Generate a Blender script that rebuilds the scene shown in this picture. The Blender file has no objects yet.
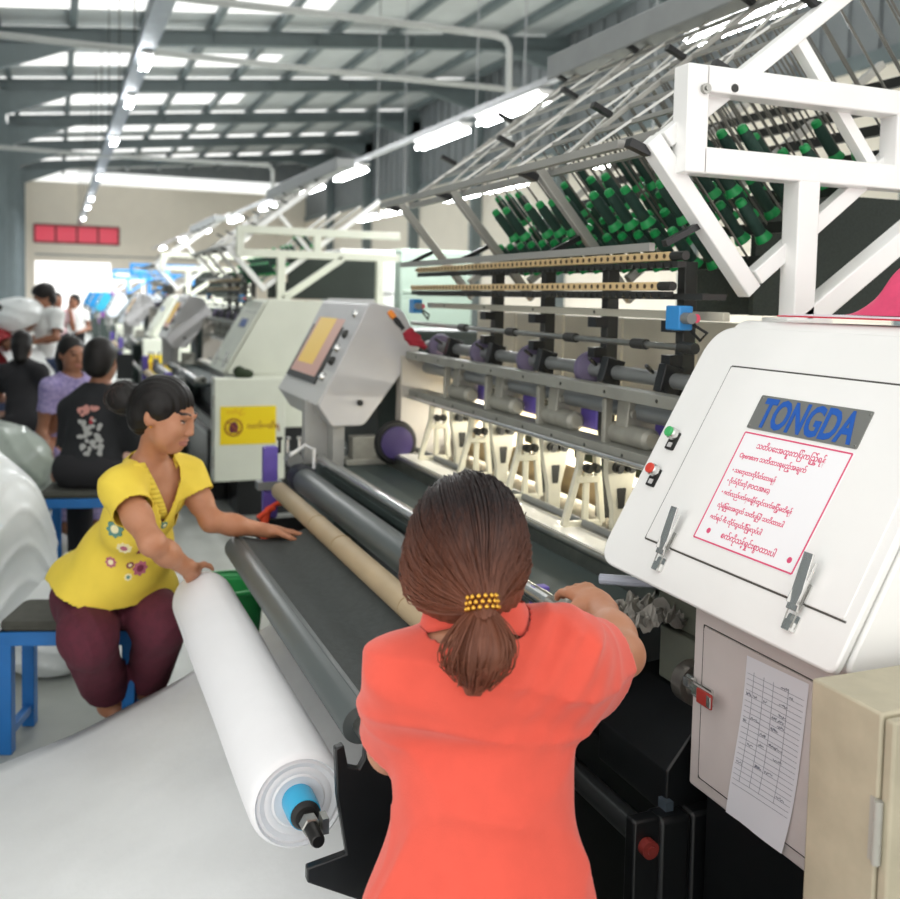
import bpy, bmesh, math, random
import numpy as np
from mathutils import Vector, Matrix
random.seed(7)
SC = bpy.context.scene
COL = SC.collection

# ---------------------------------------------------------------- camera
cam = bpy.data.cameras.new('camera'); camo = bpy.data.objects.new('camera', cam); COL.objects.link(camo)
cam.sensor_fit = 'HORIZONTAL'; cam.sensor_width = 36; cam.lens = 983/900*36
cam.shift_y = -(449.5-360)/900
CR = Matrix(((0.9279604869928145, 0.0030516607109623, -0.37266609980914994),
             (-0.3720436604028147, 0.06593178791948616, -0.9258706789264984),
             (0.02174509908308695, 0.9978194659900381, 0.062317445047287215)))
camo.matrix_world = Matrix.Translation((0, 0, 1.65)) @ CR.to_4x4()
cam.clip_start = 0.05
cam.dof.use_dof = True; cam.dof.focus_distance = 1.9; cam.dof.aperture_fstop = 4.0
SC.camera = camo
# ---------------------------------------------------------------- world (bright hazy daylight) and exposure
W = bpy.data.worlds.new('sky'); SC.world = W; W.use_nodes = True
bg = W.node_tree.nodes['Background']; bg.inputs[0].default_value = (1.0, 0.985, 0.955, 1); bg.inputs[1].default_value = 1.6
SC.view_settings.view_transform = 'Standard'; SC.view_settings.look = 'None'
SC.view_settings.gamma = 1; SC.view_settings.use_curve_mapping = False
SC.view_settings.exposure = 0.22

# ---------------------------------------------------------------- helpers
def lin(c):
    if isinstance(c, str):
        c = tuple(int(c[i:i+2], 16)/255 for i in (0, 2, 4))
    return tuple((v/12.92 if v <= .04045 else ((v+.055)/1.055)**2.4) for v in c) + (1,)
MATS = {}
def mat(name, col, rough=.5, metal=0, noise=0, nscale=8, bump=0, bscale=60, coat=0, spec=None, trans=0, sheen=0, emit=None, estr=0, col2=None, stretch=None):
    if name in MATS: return MATS[name]
    m = bpy.data.materials.new(name); m.use_nodes = True; nt = m.node_tree; b = nt.nodes['Principled BSDF']
    b.inputs['Base Color'].default_value = lin(col); b.inputs['Roughness'].default_value = rough; b.inputs['Metallic'].default_value = metal
    if spec is not None: b.inputs['Specular IOR Level'].default_value = spec
    if coat: b.inputs['Coat Weight'].default_value = coat
    if sheen: b.inputs['Sheen Weight'].default_value = sheen
    if emit is not None:
        b.inputs['Emission Color'].default_value = lin(emit); b.inputs['Emission Strength'].default_value = estr
    if noise or bump or col2:
        tc = nt.nodes.new('ShaderNodeTexCoord'); mp = nt.nodes.new('ShaderNodeMapping'); nt.links.new(tc.outputs['Object'], mp.inputs[0])
        if stretch: mp.inputs['Scale'].default_value = stretch
    if noise or col2:
        n = nt.nodes.new('ShaderNodeTexNoise'); n.inputs['Scale'].default_value = nscale; n.inputs['Detail'].default_value = 5
        nt.links.new(mp.outputs[0], n.inputs['Vector'])
        r = nt.nodes.new('ShaderNodeValToRGB'); a = lin(col)
        c2 = lin(col2) if col2 else tuple(v*(1-noise) for v in a[:3]) + (1,)
        r.color_ramp.elements[0].position = .35; r.color_ramp.elements[1].position = .65
        r.color_ramp.elements[0].color = c2; r.color_ramp.elements[1].color = a
        nt.links.new(n.outputs[0], r.inputs[0]); nt.links.new(r.outputs[0], b.inputs['Base Color'])
    if bump:
        n2 = nt.nodes.new('ShaderNodeTexNoise'); n2.inputs['Scale'].default_value = bscale; n2.inputs['Detail'].default_value = 4
        nt.links.new(mp.outputs[0], n2.inputs['Vector'])
        bp = nt.nodes.new('ShaderNodeBump'); bp.inputs['Strength'].default_value = bump; bp.inputs['Distance'].default_value = .01
        nt.links.new(n2.outputs[0], bp.inputs['Height']); nt.links.new(bp.outputs[0], b.inputs['Normal'])
    if trans:
        t = nt.nodes.new('ShaderNodeBsdfTranslucent'); t.inputs[0].default_value = lin(col)
        mx = nt.nodes.new('ShaderNodeMixShader'); mx.inputs[0].default_value = trans
        out = nt.nodes['Material Output']
        nt.links.new(b.outputs[0], mx.inputs[1]); nt.links.new(t.outputs[0], mx.inputs[2]); nt.links.new(mx.outputs[0], out.inputs[0])
    MATS[name] = m; return m

def rot_to(d):
    return Vector((0, 0, 1)).rotation_difference(Vector(d).normalized()).to_matrix().to_4x4()
def rpoly(pts, r, n=5):
    """round the corners of a polygon; r a number or a list"""
    out = []; N = len(pts)
    for i in range(N):
        p = Vector(pts[i]); a = Vector(pts[i-1]); b = Vector(pts[(i+1) % N])
        rr = r[i] if isinstance(r, (list, tuple)) else r
        if rr <= 0: out.append(tuple(p)); continue
        d1 = (a-p); d2 = (b-p); l1, l2 = d1.length, d2.length; d1.normalize(); d2.normalize()
        ang = d1.angle(d2); t = min(rr/math.tan(ang/2), l1*.48, l2*.48)
        A = p+d1*t; B = p+d2*t
        for k in range(n+1):
            s = k/n
            q = A*(1-s)**2 + p*2*s*(1-s) + B*s*s
            out.append((q.x, q.y))
    return out

class MB:
    def __init__(s, T=None): s.v = []; s.f = []; s.m = []; s.T = T or Matrix.Identity(4); s.mi = 0
    def add(s, vs, fs):
        o = len(s.v); s.v += [tuple(s.T @ Vector(v)) for v in vs]
        s.f += [tuple(i+o for i in f) for f in fs]; s.m += [s.mi]*len(fs); return s
    def box(s, c, d, R=None):
        x, y, z = d[0]/2, d[1]/2, d[2]/2
        vs = [Vector((a*x, b*y, e*z)) for a in (-1, 1) for b in (-1, 1) for e in (-1, 1)]
        if R is not None: vs = [R @ v for v in vs]
        vs = [v+Vector(c) for v in vs]
        return s.add(vs, [(0, 1, 3, 2), (4, 6, 7, 5), (0, 4, 5, 1), (2, 3, 7, 6), (0, 2, 6, 4), (1, 5, 7, 3)])
    def b2(s, a, b):
        return s.box([(p+q)/2 for p, q in zip(a, b)], [abs(q-p) for p, q in zip(a, b)])
    def bar(s, p0, p1, w, h, up=(0, 0, 1)):
        p0 = Vector(p0); p1 = Vector(p1); d = (p1-p0); L = d.length; d.normalize()
        u = Vector(up); x = d.cross(u)
        if x.length < 1e-4: x = d.cross(Vector((1, 0, 0)))
        x.normalize(); z = x.cross(d)
        R = Matrix((x, d, z)).transposed()
        return s.box((p0+p1)/2, (w, L, h), R)
    def lathe(s, prof, T=None, n=24, cap=True):
        """prof: (r, z) list about local z"""
        T = T or Matrix.Identity(4); vs = []; fs = []
        for r, z in prof:
            for k in range(n):
                a = 2*math.pi*k/n; vs.append(T @ Vector((r*math.cos(a), r*math.sin(a), z)))
        for i in range(len(prof)-1):
            for k in range(n):
                k2 = (k+1) % n; fs.append((i*n+k, i*n+k2, (i+1)*n+k2, (i+1)*n+k))
        if cap:
            fs.append(tuple(range(n-1, -1, -1))); o = (len(prof)-1)*n; fs.append(tuple(o+k for k in range(n)))
        return s.add(vs, fs)
    def cyl(s, p0, p1, r, r1=None, n=20):
        p0 = Vector(p0); p1 = Vector(p1); L = (p1-p0).length
        return s.lathe([(r, 0), (r if r1 is None else r1, L)], Matrix.Translation(p0) @ rot_to(p1-p0), n)
    def tube(s, pts, r, n=8, closed=False):
        pts = [Vector(p) for p in pts]; N = len(pts); vs = []; fs = []; prev = None
        for i, p in enumerate(pts):
            if closed: d = pts[(i+1) % N]-pts[i-1]
            else: d = pts[min(i+1, N-1)]-pts[max(i-1, 0)]
            d.normalize()
            if prev is None:
                x = d.orthogonal().normalized()
            else:
                x = (prev - d*prev.dot(d)).normalized()
            prev = x; y = d.cross(x)
            rr = r[i] if isinstance(r, (list, tuple)) else r
            for k in range(n):
                a = 2*math.pi*k/n; vs.append(p + (x*math.cos(a)+y*math.sin(a))*rr)
        for i in range(N if closed else N-1):
            j = (i+1) % N
            for k in range(n):
                k2 = (k+1) % n; fs.append((i*n+k, i*n+k2, j*n+k2, j*n+k))
        if not closed:
            fs.append(tuple(range(n-1, -1, -1))); fs.append(tuple((N-1)*n+k for k in range(n)))
        return s.add(vs, fs)
    def prism(s, poly, a, b, axis='y'):
        """poly in the plane across axis: y -> (x,z), x -> (y,z), z -> (x,y)"""
        def P(p, t):
            return {'y': (p[0], t, p[1]), 'x': (t, p[0], p[1]), 'z': (p[0], p[1], t)}[axis]
        n = len(poly); vs = [P(p, a) for p in poly]+[P(p, b) for p in poly]
        fs = [tuple(range(n)), tuple(range(2*n-1, n-1, -1))]
        for i in range(n):
            j = (i+1) % n; fs.append((j, i, n+i, n+j))
        return s.add(vs, fs)
    def grid(s, fn, nu, nv):
        vs = [fn(i/nu, j/nv) for i in range(nu+1) for j in range(nv+1)]
        fs = [(i*(nv+1)+j, (i+1)*(nv+1)+j, (i+1)*(nv+1)+j+1, i*(nv+1)+j+1) for i in range(nu) for j in range(nv)]
        return s.add(vs, fs)
    def build(s, name, m, parent=None, smooth=35, bevel=0, loc=None, fix=True):
        me = bpy.data.meshes.new(name)
        vs = s.v
        if parent is not None:
            o = WLOC.get(parent.name, Vector()); vs = [tuple(Vector(v)-o) for v in vs]
        elif loc is not None:
            vs = [tuple(Vector(v)-Vector(loc)) for v in vs]
        me.from_pydata(vs, [], s.f)
        ms = m if isinstance(m, (list, tuple)) else [m]
        for q in ms: me.materials.append(q)
        if len(ms) > 1: me.polygons.foreach_set('material_index', s.m)
        if fix:
            bm = bmesh.new(); bm.from_mesh(me); bmesh.ops.recalc_face_normals(bm, faces=bm.faces); bm.to_mesh(me); bm.free()
        if smooth:
            me.polygons.foreach_set('use_smooth', [True]*len(me.polygons)); me.set_sharp_from_angle(angle=math.radians(smooth))
        return link(name, me, parent, loc, bevel)
WLOC = {}
def link(name, me, parent=None, loc=None, bevel=0):
    o = bpy.data.objects.new(name, me); COL.objects.link(o)
    if parent is not None:
        o.parent = parent; WLOC[o.name] = WLOC.get(parent.name, Vector())
    else:
        if loc is not None: o.location = loc
        WLOC[o.name] = Vector(loc) if loc is not None else Vector()
    if bevel:
        b = o.modifiers.new('bevel', 'BEVEL'); b.width = bevel; b.segments = 2; b.limit_method = 'ANGLE'; b.angle_limit = math.radians(40)
    return o
def thing(name, label, cat, loc=(0, 0, 0), group=None):
    o = bpy.data.objects.new(name, None); COL.objects.link(o); o.location = loc; o.empty_display_size = .1
    WLOC[o.name] = Vector(loc)
    return tag(o, label, cat, group)
def tag(o, label=None, cat=None, group=None, kind=None):
    if label: o['label'] = label
    if cat: o['category'] = cat
    if group: o['group'] = group
    if kind: o['kind'] = kind
    return o
def struct(o): o['kind'] = 'structure'; return o
def copy_tree(o, off, parent=None, skip=(), suffixlabel=None):
    c = o.copy(); COL.objects.link(c)
    if parent is not None: c.parent = parent
    else: c.location = Vector(o.location)+Vector(off)
    WLOC[c.name] = WLOC.get(o.name, Vector())+Vector(off)
    for ch in list(o.children):
        if any(ch.name.startswith(k) for k in skip): continue
        copy_tree(ch, off, c, skip)
    return c
def recolour(o, m, idx=0):
    o.material_slots[idx].link = 'OBJECT'; o.material_slots[idx].material = m
def text(name, body, size, T, m, parent, ext=.0004, off=0, align='LEFT', sx=1, lab=None):
    cu = bpy.data.curves.new(name, 'FONT'); cu.body = body; cu.size = size; cu.extrude = ext; cu.offset = off; cu.align_x = align
    cu.resolution_u = 3
    t = bpy.data.objects.new(name, cu); COL.objects.link(t)
    dg = bpy.context.evaluated_depsgraph_get(); dg.update()
    me = bpy.data.meshes.new_from_object(t.evaluated_get(dg))
    bpy.data.objects.remove(t); bpy.data.curves.remove(cu)
    o = WLOC.get(parent.name, Vector())
    M = Matrix.Translation(-o) @ T @ Matrix.Diagonal((sx, 1, 1, 1))
    me.transform(M); me.materials.clear(); me.materials.append(m); me.name = name
    return link(name, me, parent)
def frame(o, x, y):
    """matrix with local x, y directions and origin"""
    x = Vector(x).normalized(); y = Vector(y).normalized(); z = x.cross(y)
    M = Matrix((x, y, z)).transposed().to_4x4(); M.translation = Vector(o); return M

# ---------------------------------------------------------------- materials
white_paint = mat('white_paint', 'f2f2f0', .32, noise=.05, nscale=3, coat=.2)
beige_paint = mat('beige_paint', 'd6cdca', .45, noise=.07, nscale=6)
cream_paint = mat('cream_paint', 'e0e3d4', .45, noise=.05, nscale=5)
putty_paint = mat('putty_paint', 'b5ad96', .55, noise=.16, nscale=14, bump=.1, bscale=40)
panel_grey = mat('panel_grey', 'c9c8c8', .4, noise=.05)
black_paint = mat('black_paint', '17191b', .35, noise=.25, nscale=20)
black_rubber = mat('black_rubber', '141414', .6)
chrome = mat('chrome', 'dcdcda', .27, 1)
steel = mat('steel', 'a9a9a4', .32, 1, noise=.15, nscale=25)
cast_grey = mat('cast_grey', 'a5a49a', .5, .3, noise=.2, nscale=18)
dark_metal = mat('dark_metal', '3c3d3b', .45, .5)
grey_metal = mat('grey_metal', '8c8f8e', .45, .4, noise=.12)
arm_paint = mat('arm_paint', 'd5d2be', .45, noise=.1, nscale=20)
purple_paint = mat('purple_paint', '6a58b4', .4, noise=.12)
dull_purple = mat('dull_purple', '6d6480', .5, noise=.2)
blue_paint = mat('blue_paint', '1c6fb8', .45, noise=.12, nscale=10)
cyan_plastic = mat('cyan_plastic', '2fa4cf', .3)
box_blue = mat('box_blue', '2f84c4', .4)
red_plastic = mat('red_plastic', 'd2402f', .35)
green_plastic = mat('green_plastic', '3fb065', .35)
roller_grey = mat('roller_grey', '555c5c', .42, noise=.12, nscale=5, stretch=(1, .3, 1))
felt_dark = mat('felt_dark', '3f4443', .85, noise=.2, nscale=60, bump=.3, bscale=300)
tan_paper = mat('tan_paper', 'b5a182', .6, noise=.15, nscale=9, stretch=(1, .4, 1))
belt_green = mat('belt_green', '3a4644', .6, noise=.12, nscale=6)
fabric_white = mat('fabric_white', 'f4f4f6', .75, noise=.02, nscale=10, bump=.08, bscale=90, trans=.12)
sheet_white = mat('sheet_white', 'eceeee', .8, noise=.06, nscale=5, bump=.25, bscale=14, trans=.1)
paper_white = mat('paper_white', 'eeeef4', .7, trans=.1)
ink_grey = mat('ink_grey', '8b8d99', .8)
pink_ink = mat('pink_ink', 'd94d76', .6)
name_blue = mat('name_blue', '1757b0', .4)
plate_grey = mat('plate_grey', '8d8e8a', .35, .5)
# ================================================================ THE SETTING
concrete = mat('concrete', 'a9aca6', .35, noise=.14, nscale=3, bump=.05, bscale=30)
wall_cream = mat('wall_cream', 'f3eada', .8, noise=.03, nscale=2)
clad_grey = mat('clad_grey', '868b8d', .5, noise=.1, nscale=2)
roof_grey = mat('roof_grey', 'cdd2d2', .6, noise=.12, nscale=1.5)
steel_paint = mat('steel_paint', '6f7a7c', .5, noise=.08, nscale=4)
sky_sheet = mat('sky_sheet', 'f8fafa', .6, trans=.92)
red_film = mat('red_film', 'e98a9a', .5, trans=.6)
pipe_grey = mat('pipe_grey', 'b4b6b3', .5, noise=.08)
lamp_glass = mat('lamp_glass', 'ffffff', .4, emit='fbfdff', estr=30)
galv = mat('galv', 'b6b8ba', .4, .5, noise=.12, nscale=12)

b = MB(); b.b2((-6, -4, -.1), (11.2, 46.2, 0)); struct(b.build('floor', concrete))
# back wall: cream block below, daylight strip, cladding above, doorway cut out
YB = 46
b = MB()
for x0, x1, z0, z1 in ((-1.4, -.82, 0, 6.3), (2.3, 11.2, 0, 6.3), (-.82, 2.3, 2.9, 3.69), (-.82, 2.3, 4.45, 6.3)):
    pass
b.b2((-1.4, YB, 0), (-.8, YB+.2, 3.69)); b.b2((2.3, YB, 0), (11.2, YB+.2, 3.69)); b.b2((-.8, YB, 2.9), (2.3, YB+.2, 3.69))
b.b2((-1.4, YB, 3.69), (-.83, YB+.2, 4.45)); b.b2((2.63, YB, 3.69), (11.2, YB+.2, 4.45)); b.b2((-1.4, YB, 4.45), (11.2, YB+.2, 6.28))
struct(b.build('wall_back', wall_cream))
b = MB(); b.b2((-1.4, YB+.05, 6.28), (11.2, YB+.12, 6.85)); struct(b.build('window_2', sky_sheet))
b = MB()
for i in range(64):
    x = -1.4+i*.2; b.b2((x, YB+(.03 if i % 2 else 0), 6.85), (x+.2, YB+.15, 9))
struct(b.build('wall_back_cladding', clad_grey))
b = MB()
b.b2((-.8, YB-.03, 3.15), (11, YB, 3.2)); struct(b.build('trim_1', clad_grey))
w1 = MB(); w1.b2((-.83, YB+.06, 3.69), (2.63, YB+.09, 4.45)); w1 = struct(w1.build('window_1', red_film))
b = MB()
for k in range(5):
    x = -.83+k*.865; b.b2((x-.04, YB-.01, 3.69), (x+.04, YB+.05, 4.45))
b.b2((-.83, YB-.01, 3.65), (2.63, YB+.05, 3.73)); b.b2((-.83, YB-.01, 4.41), (2.63, YB+.05, 4.49)); b.build('window_frame', mat('window_brown', '7d4a4a', .5), w1)
# right wall: block wall below, steel cladding above
b = MB(); b.b2((11, -6, 0), (11.2, YB, 5.2)); struct(b.build('wall_right', wall_cream))
b = MB()
y = -6.; i = 0
while y < YB:
    b.b2((11 if i % 2 else 11.05, y, 5.2), (11.2, y+.3, 8.3)); y += .3; i += 1
struct(b.build('wall_right_cladding', clad_grey))
b = MB(); b.b2((10.95, -6, 5.12), (11.02, YB, 5.35)); struct(b.build('trim_2', steel_paint))
# left side: cladding; the unseen near bays are left open to admit daylight
b = MB(); y = 2.6; i = 0
while y < YB:
    b.b2((-1.4, y, 0), (-1.33 if i % 2 else -1.3, y+.35, 6.6)); y += .35; i += 1
struct(b.build('wall_left', mat('left_clad', '8a9499', .5, noise=.1)))
BY = [5, 10.2, 15.3, 20.4, 25.3, 30.4, 35.6, 41.]
zr = lambda x: 6.32+.1*(x+1.2)
for i, y in enumerate(BY):
    b = MB(); # rafter: web and two flanges, haunched at both ends
    for dz, h, w in ((0, .26, .02), (.14, .03, .2), (-.14, .03, .2)):
        b.bar((-1.2, y, zr(-1.2)+dz), (11, y, zr(11)+dz), w, h)
    b.prism([(11, zr(11)-.14), (9.2, zr(9.2)-.14), (11, zr(11)-.75)], y-.1, y+.1)
    b.prism([(-1.2, zr(-1.2)-.14), (.6, zr(.6)-.14), (-1.2, zr(-1.2)-.7)], y-.1, y+.1)
    for k in range(1, 6): b.box((-1.2+k*2.1, y, zr(-1.2+k*2.1)), (.02, .18, .28))
    tag(b.build('roof_beam', steel_paint), kind='structure')
    b = MB(); b.b2((10.7, y-.1, 0), (11, y+.1, zr(11)-.2)); tag(b.build('column', steel_paint), kind='structure')
    if y > 19:
        b = MB(); b.b2((-1.32, y-.12, 0), (-1.12, y+.12, zr(-1.2)-.1)); b.b2((-1.4, y-.17, 0), (-1.04, y-.12, zr(-1.2)-.1))
        tag(b.build('column', steel_paint), kind='structure')
for k in range(10):
    x = -1+k*1.3
    b = MB(); b.bar((x, -6, zr(x)+.24), (x, YB, zr(x)+.24), .06, .15); b.bar((x+.04, -6, zr(x)+.17), (x+.04, YB, zr(x)+.17), .12, .015)
    tag(b.build('purlin', steel_paint), kind='structure')
# roof sheets with a daylight sheet in every bay
edges = [-6, 0]+BY+[YB]
b = MB(); s = MB()
def sheet(mb, x0, x1, y0, y1):
    n = max(2, int((y1-y0)/.17))
    def fn(u, v):
        x = x0+(x1-x0)*u; y = y0+(y1-y0)*v
        return (x, y, zr(x)+.34+.02*math.sin(y*37))
    mb.grid(fn, 1, n*2)
for j in range(len(edges)-1):
    y0, y1 = edges[j], edges[j+1]; L = y1-y0
    sheet(b, -1.4, 11.2, y0, y0+L*.12); sheet(s, -1.4, 11.2, y0+L*.12, y0+L*.45)
    sheet(b, -1.4, 11.2, y0+L*.45, y0+L*.58); sheet(s, -1.4, 5, y0+L*.58, y0+L*.86); sheet(b, 5, 11.2, y0+L*.58, y0+L*.86)
    sheet(b, -1.4, 11.2, y0+L*.86, y1)
struct(b.build('ceiling', roof_grey, smooth=60)); struct(s.build('ceiling_daylight_sheets', sky_sheet, smooth=60))
# conduit across the roof, dropping to the machines
b = MB()
b.tube([(-1, 9.8, 4.43), (1.3, 9.8, 4.44), (2.8, 9.8, 4.467), (4.38, 9.8, 4.478), (4.5, 9.8, 4.45), (4.55, 9.8, 4.36), (4.575, 9.8, 3.3)], .038, 10)
tag(b.build('water_pipe', pipe_grey), 'grey water pipe crossing under the roof beams and dropping down behind the creel', 'pipe')
b = MB(); b.tube([(-1.3, 14, 4.88), (1, 14, 4.87), (3.2, 14, 4.874), (7, 14, 4.9)], .045, 10)
tag(b.build('water_pipe', pipe_grey), 'straight grey pipe running under the second visible roof beam', 'pipe')
b = MB(); b.tube([(-1.3, 22, 4.5), (.9, 22, 4.48), (4.4, 22, 4.52), (4.5, 22, 4.42), (4.515, 22, 3.6)], .045, 8)
tag(b.build('water_pipe', pipe_grey), 'thin distant pipe sagging across the hall in front of the daylight strip', 'pipe')
# cable tray with its row of lamps
t = thing('cable_tray', 'long galvanised cable tray hanging down the hall with lamps under it', 'cable tray', (1, 25, 4.5))
b = MB(); b.b2((.9, 8, 4.47), (1.1, YB-1, 4.49)); b.b2((.9, 8, 4.49), (.92, YB-1, 4.58)); b.b2((1.08, 8, 4.49), (1.1, YB-1, 4.58)); b.build('tray', mat('tray_steel', '8f969c', .45, .4, noise=.15), t)
for y in np.arange(9.5, 44, 3):
    b = MB(); b.tube([(.89, y, 4.5), (.89, y, zr(1)+.15)], .008, 6); b.build('hanger_rod', dark_metal, t)
TUBES = []
def lamp(x, y, z, label, group=None, L=1.2, stem=0, e=40):
    t = thing('fluorescent_lamp', label, 'lamp', (x, y, z), group)
    b = MB(); b.prism([(x-.03, z+.03), (x+.03, z+.03), (x+.075, z+.075), (x-.075, z+.075)], y-L/2, y+L/2); b.build('lamp_housing', white_paint, t)
    b = MB(); b.cyl((x-.035, y-L/2+.02, z), (x-.035, y+L/2-.02, z), .018, n=10); b.cyl((x+.035, y-L/2+.02, z), (x+.035, y+L/2-.02, z), .018, n=10)
    b.build('tube', lamp_glass, t)
    if stem:
        b = MB(); b.cyl((x, y-L/2+.1, z+.07), (x, y-L/2+.1, z+stem), .012, n=8); b.build('hanger_rod', galv, t)
    if e:
        l = bpy.data.lights.new('lamp_light', 'AREA'); l.shape = 'RECTANGLE'; l.size = .12; l.size_y = L; l.energy = e
        lo = bpy.data.objects.new('lamp_light', l); COL.objects.link(lo); lo.parent = t; lo.location = (0, 0, -.03)
    return t
for i, (y, lab) in enumerate([(12.5, 'lamp nearest the camera under the cable tray'), (15.2, 'second lamp under the cable tray, seen below a bright reflector'),
        (19.3, 'third lamp along the cable tray, a large bright blob'), (25.5, 'fourth lamp along the cable tray'), (31.5, 'fifth lamp along the cable tray, near the red window'),
        (35, 'sixth lamp along the cable tray, just above the red window'), (40.5, 'last lamp along the cable tray, overlapping the red window')]):
    lamp(1.02, y, 4.38, lab, 'lamps under the cable tray', e=60 if y < 20 else 160, L=.7)
R1 = [(4.4, 'big bright tube lamp above the white gantry frame'), (7.5, 'tube lamp second in its row, glimpsed through the creel rails'),
      (9.1, 'bright tube lamp third in its row, hanging by a rod left of the creel'), (12.3, 'tube lamp fourth in its row, behind the hanging-rod lamp'),
      (14.4, 'tube lamp fifth in its row'), (17.5, 'tube lamp sixth in its row'), (21, 'tube lamp seventh in its row, above the second gantry'),
      (25.5, 'tube lamp eighth in its row'), (30, 'tube lamp ninth in its row'), (36, 'last tube lamp of the row over the machines')]
for y, lab in R1: lamp(3.52, y, 3.2, lab, 'lamps over the machine row', L=1.25, stem=.14, e=25 if y < 8 else (80 if y < 20 else 200))
b = MB(); b.b2((3.49, 3.6, 3.31), (3.55, 40, 3.36)); tag(b.build('lamp_rail', galv), 'long thin metal rail carrying the tube lamps over the machines', 'rail')
for y, lab in [(9.4, 'lamp seen through the near creel pins'), (12.5, 'lamp of the far row just right of the creel corner'), (14.1, 'lamp of the far row just left of the creel corner'),
               (17.3, 'lamp of the far row over the pale green box'), (18.9, 'most distant lamp of the far row')]:
    lamp(5.8, y, 3.2, lab, 'lamps of the far row', L=1.25, stem=4.16, e=70)
b = MB(); b.b2((-.9, YB+.3, -.05), (2.4, YB+6, -.02)); struct(b.build('floor_outside', concrete))
# pale machines and boxes across the aisle
def pale_box(name, label, cat, a, c, m, lid=None):
    t = thing(name, label, cat, ((a[0]+c[0])/2, (a[1]+c[1])/2, a[2]))
    b = MB(); b.b2(a, c); b.build('housing', m, t, bevel=.02)
    b = MB()
    for k in range(1, 5):
        z = a[2]+(c[2]-a[2])*k/5; b.b2((a[0]+.02, a[1]-.012, z-.008), (c[0]-.02, a[1], z+.008))
    b.build('seam', lid or grey_metal, t)
    return t
pale_green = mat('pale_green', '8fa094', .5)
pale_box('storage_cabinet', 'pale green ribbed cabinet behind the creel, left of the perforated strips', 'cabinet', (3.3, 9.6, 0), (4.1, 10.4, 2.15), pale_green, mat('pale_green2', 'aebfb2', .5))
pale_box('white_cabinet', 'white stepped cabinet to the left of the pale green one', 'cabinet', (2.62, 9.5, 0), (3.2, 10.2, 2.12), mat('cab_white', 'cfd1ce', .5))
# ================================================================ THE QUILTING MACHINES
U = Vector((.4917, 0, .8708)); NRM = Vector((-.8708, 0, .4917)); SO = Vector((1.166, 0, 1.094))
def SP(y, s, h=0):
    return Vector((SO.x, y, SO.z)) + U*s + NRM*h
def SF(y, s, h=0):      # frame on the sloped front: local x along the reading direction, y up the slope, z out
    return frame(SP(y, s, h), (0, -1, 0), U)

# ---- end cabinet
ec = thing('end_cabinet', 'white sloping machine end cabinet with blue nameplate, buttons and a pink-bordered notice', 'cabinet', (1.8, 1.55, 0))
prof = rpoly([(1.16, 1.06), (1.473, 1.615), (2.4, 1.60), (2.4, 1.06)], [.02, .06, .04, 0])
b = MB(); b.prism(prof, 1.18, 1.88); b.build('upper_housing', white_paint, ec, bevel=.006)
b = MB(SF(1.545, 0)); b.prism(rpoly([(-.365, -.035), (.365, -.035), (.365, .575), (-.365, .575)], [.06, .02, .02, .085], 8), -.004, .012, 'z')
b.build('sloped_panel', white_paint, ec, bevel=.004)
b = MB(SF(1.545, 0)); b.prism(rpoly([(-.235, .052), (.34, .052), (.34, .474), (-.235, .474)], .008, 3), .011, .0145, 'z')
d = b.build('panel_door', white_paint, ec, bevel=.0015)
b = MB(SF(1.545, 0)); g = .0022
for a, c in (((-.235, .476), (.345, .476)), ((-.235, .05), (.345, .05))): b.bar((a[0], a[1], .0125), (c[0], c[1], .0125), g*1.6, .001, (0, 0, 1))
b.bar((-.237, .05, .0125), (-.237, .476, .0125), g*.6, .001)
b.build('door_gap', mat('gap_dark', '4a4844', .8), d, smooth=0)
b = MB(SF(1.533, 0)); b.prism(rpoly([(-.104, .341), (.196, .341), (.196, .417), (-.104, .417)], .003, 2), .0145, .0165, 'z')
npl = b.build('nameplate', plate_grey, ec)
b = MB(SF(1.533, 0))
for x in (-.098, .19):
    for y in (.347, .411): b.lathe([(.0028, .0165), (.0022, .0182)], Matrix.Translation((x, y, 0)), 10)
b.build('rivet', steel, npl)
text('lettering', 'TONGDA', .089, SF(1.533, 0) @ Matrix.Translation((.046, .3485, .0168)), name_blue, npl, ext=.0006, off=.0026, align='CENTER', sx=.66)
# notice
nt = MB(SF(1.533, 0)); nt.prism([(-.104, .088), (.188, .088), (.196, .334), (-.104, .334)], .0145, .0152, 'z'); nt = nt.build('notice_sheet', mat('notice_white', 'f3f3f6', .5), ec, smooth=0)
b = MB(SF(1.533, 0)); cs = [(-.101, .091), (.184, .091), (.192, .331), (-.101, .331)]
for i in range(4):
    p, q = cs[i-1], cs[i]; b.bar((p[0], p[1], .0155), (q[0], q[1], .0155), .0032, .0006, (0, 0, 1))
b.build('notice_border', pink_ink, nt, smooth=0)
lines = [('သတိပေးအထူးကြပ်ကြည့်ရန်', .0, .302, .017, 'C'), ('Operators သတိထားရမည့်အချက်', -.085, .276, .0145, 'L'), ('• သေတ္တာကိုပိတ်ထားရန်', -.085, .243, .0125, 'L'),
         ('• ဂိုက်ပိုင်းကို (FOCUSING)', -.085, .219, .0125, 'L'), ('• စက်လည်ပတ်နေချိန်တွင်လက်ဖြင့်မထိရန်', -.085, .193, .0125, 'L'), ('လုံခြုံရေးအတွက် သတိပြုပါ သတိထားပါ', -.078, .165, .0125, 'L'),
         ('စက်ရပ် စီး ကိုင်တွယ်ပြီးမှလုပ်ပါ', -.083, .138, .0125, 'L'), ('စက်ကိုသန့်ရှင်းစွာထားပါ', .005, .108, .0165, 'C')]
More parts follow.
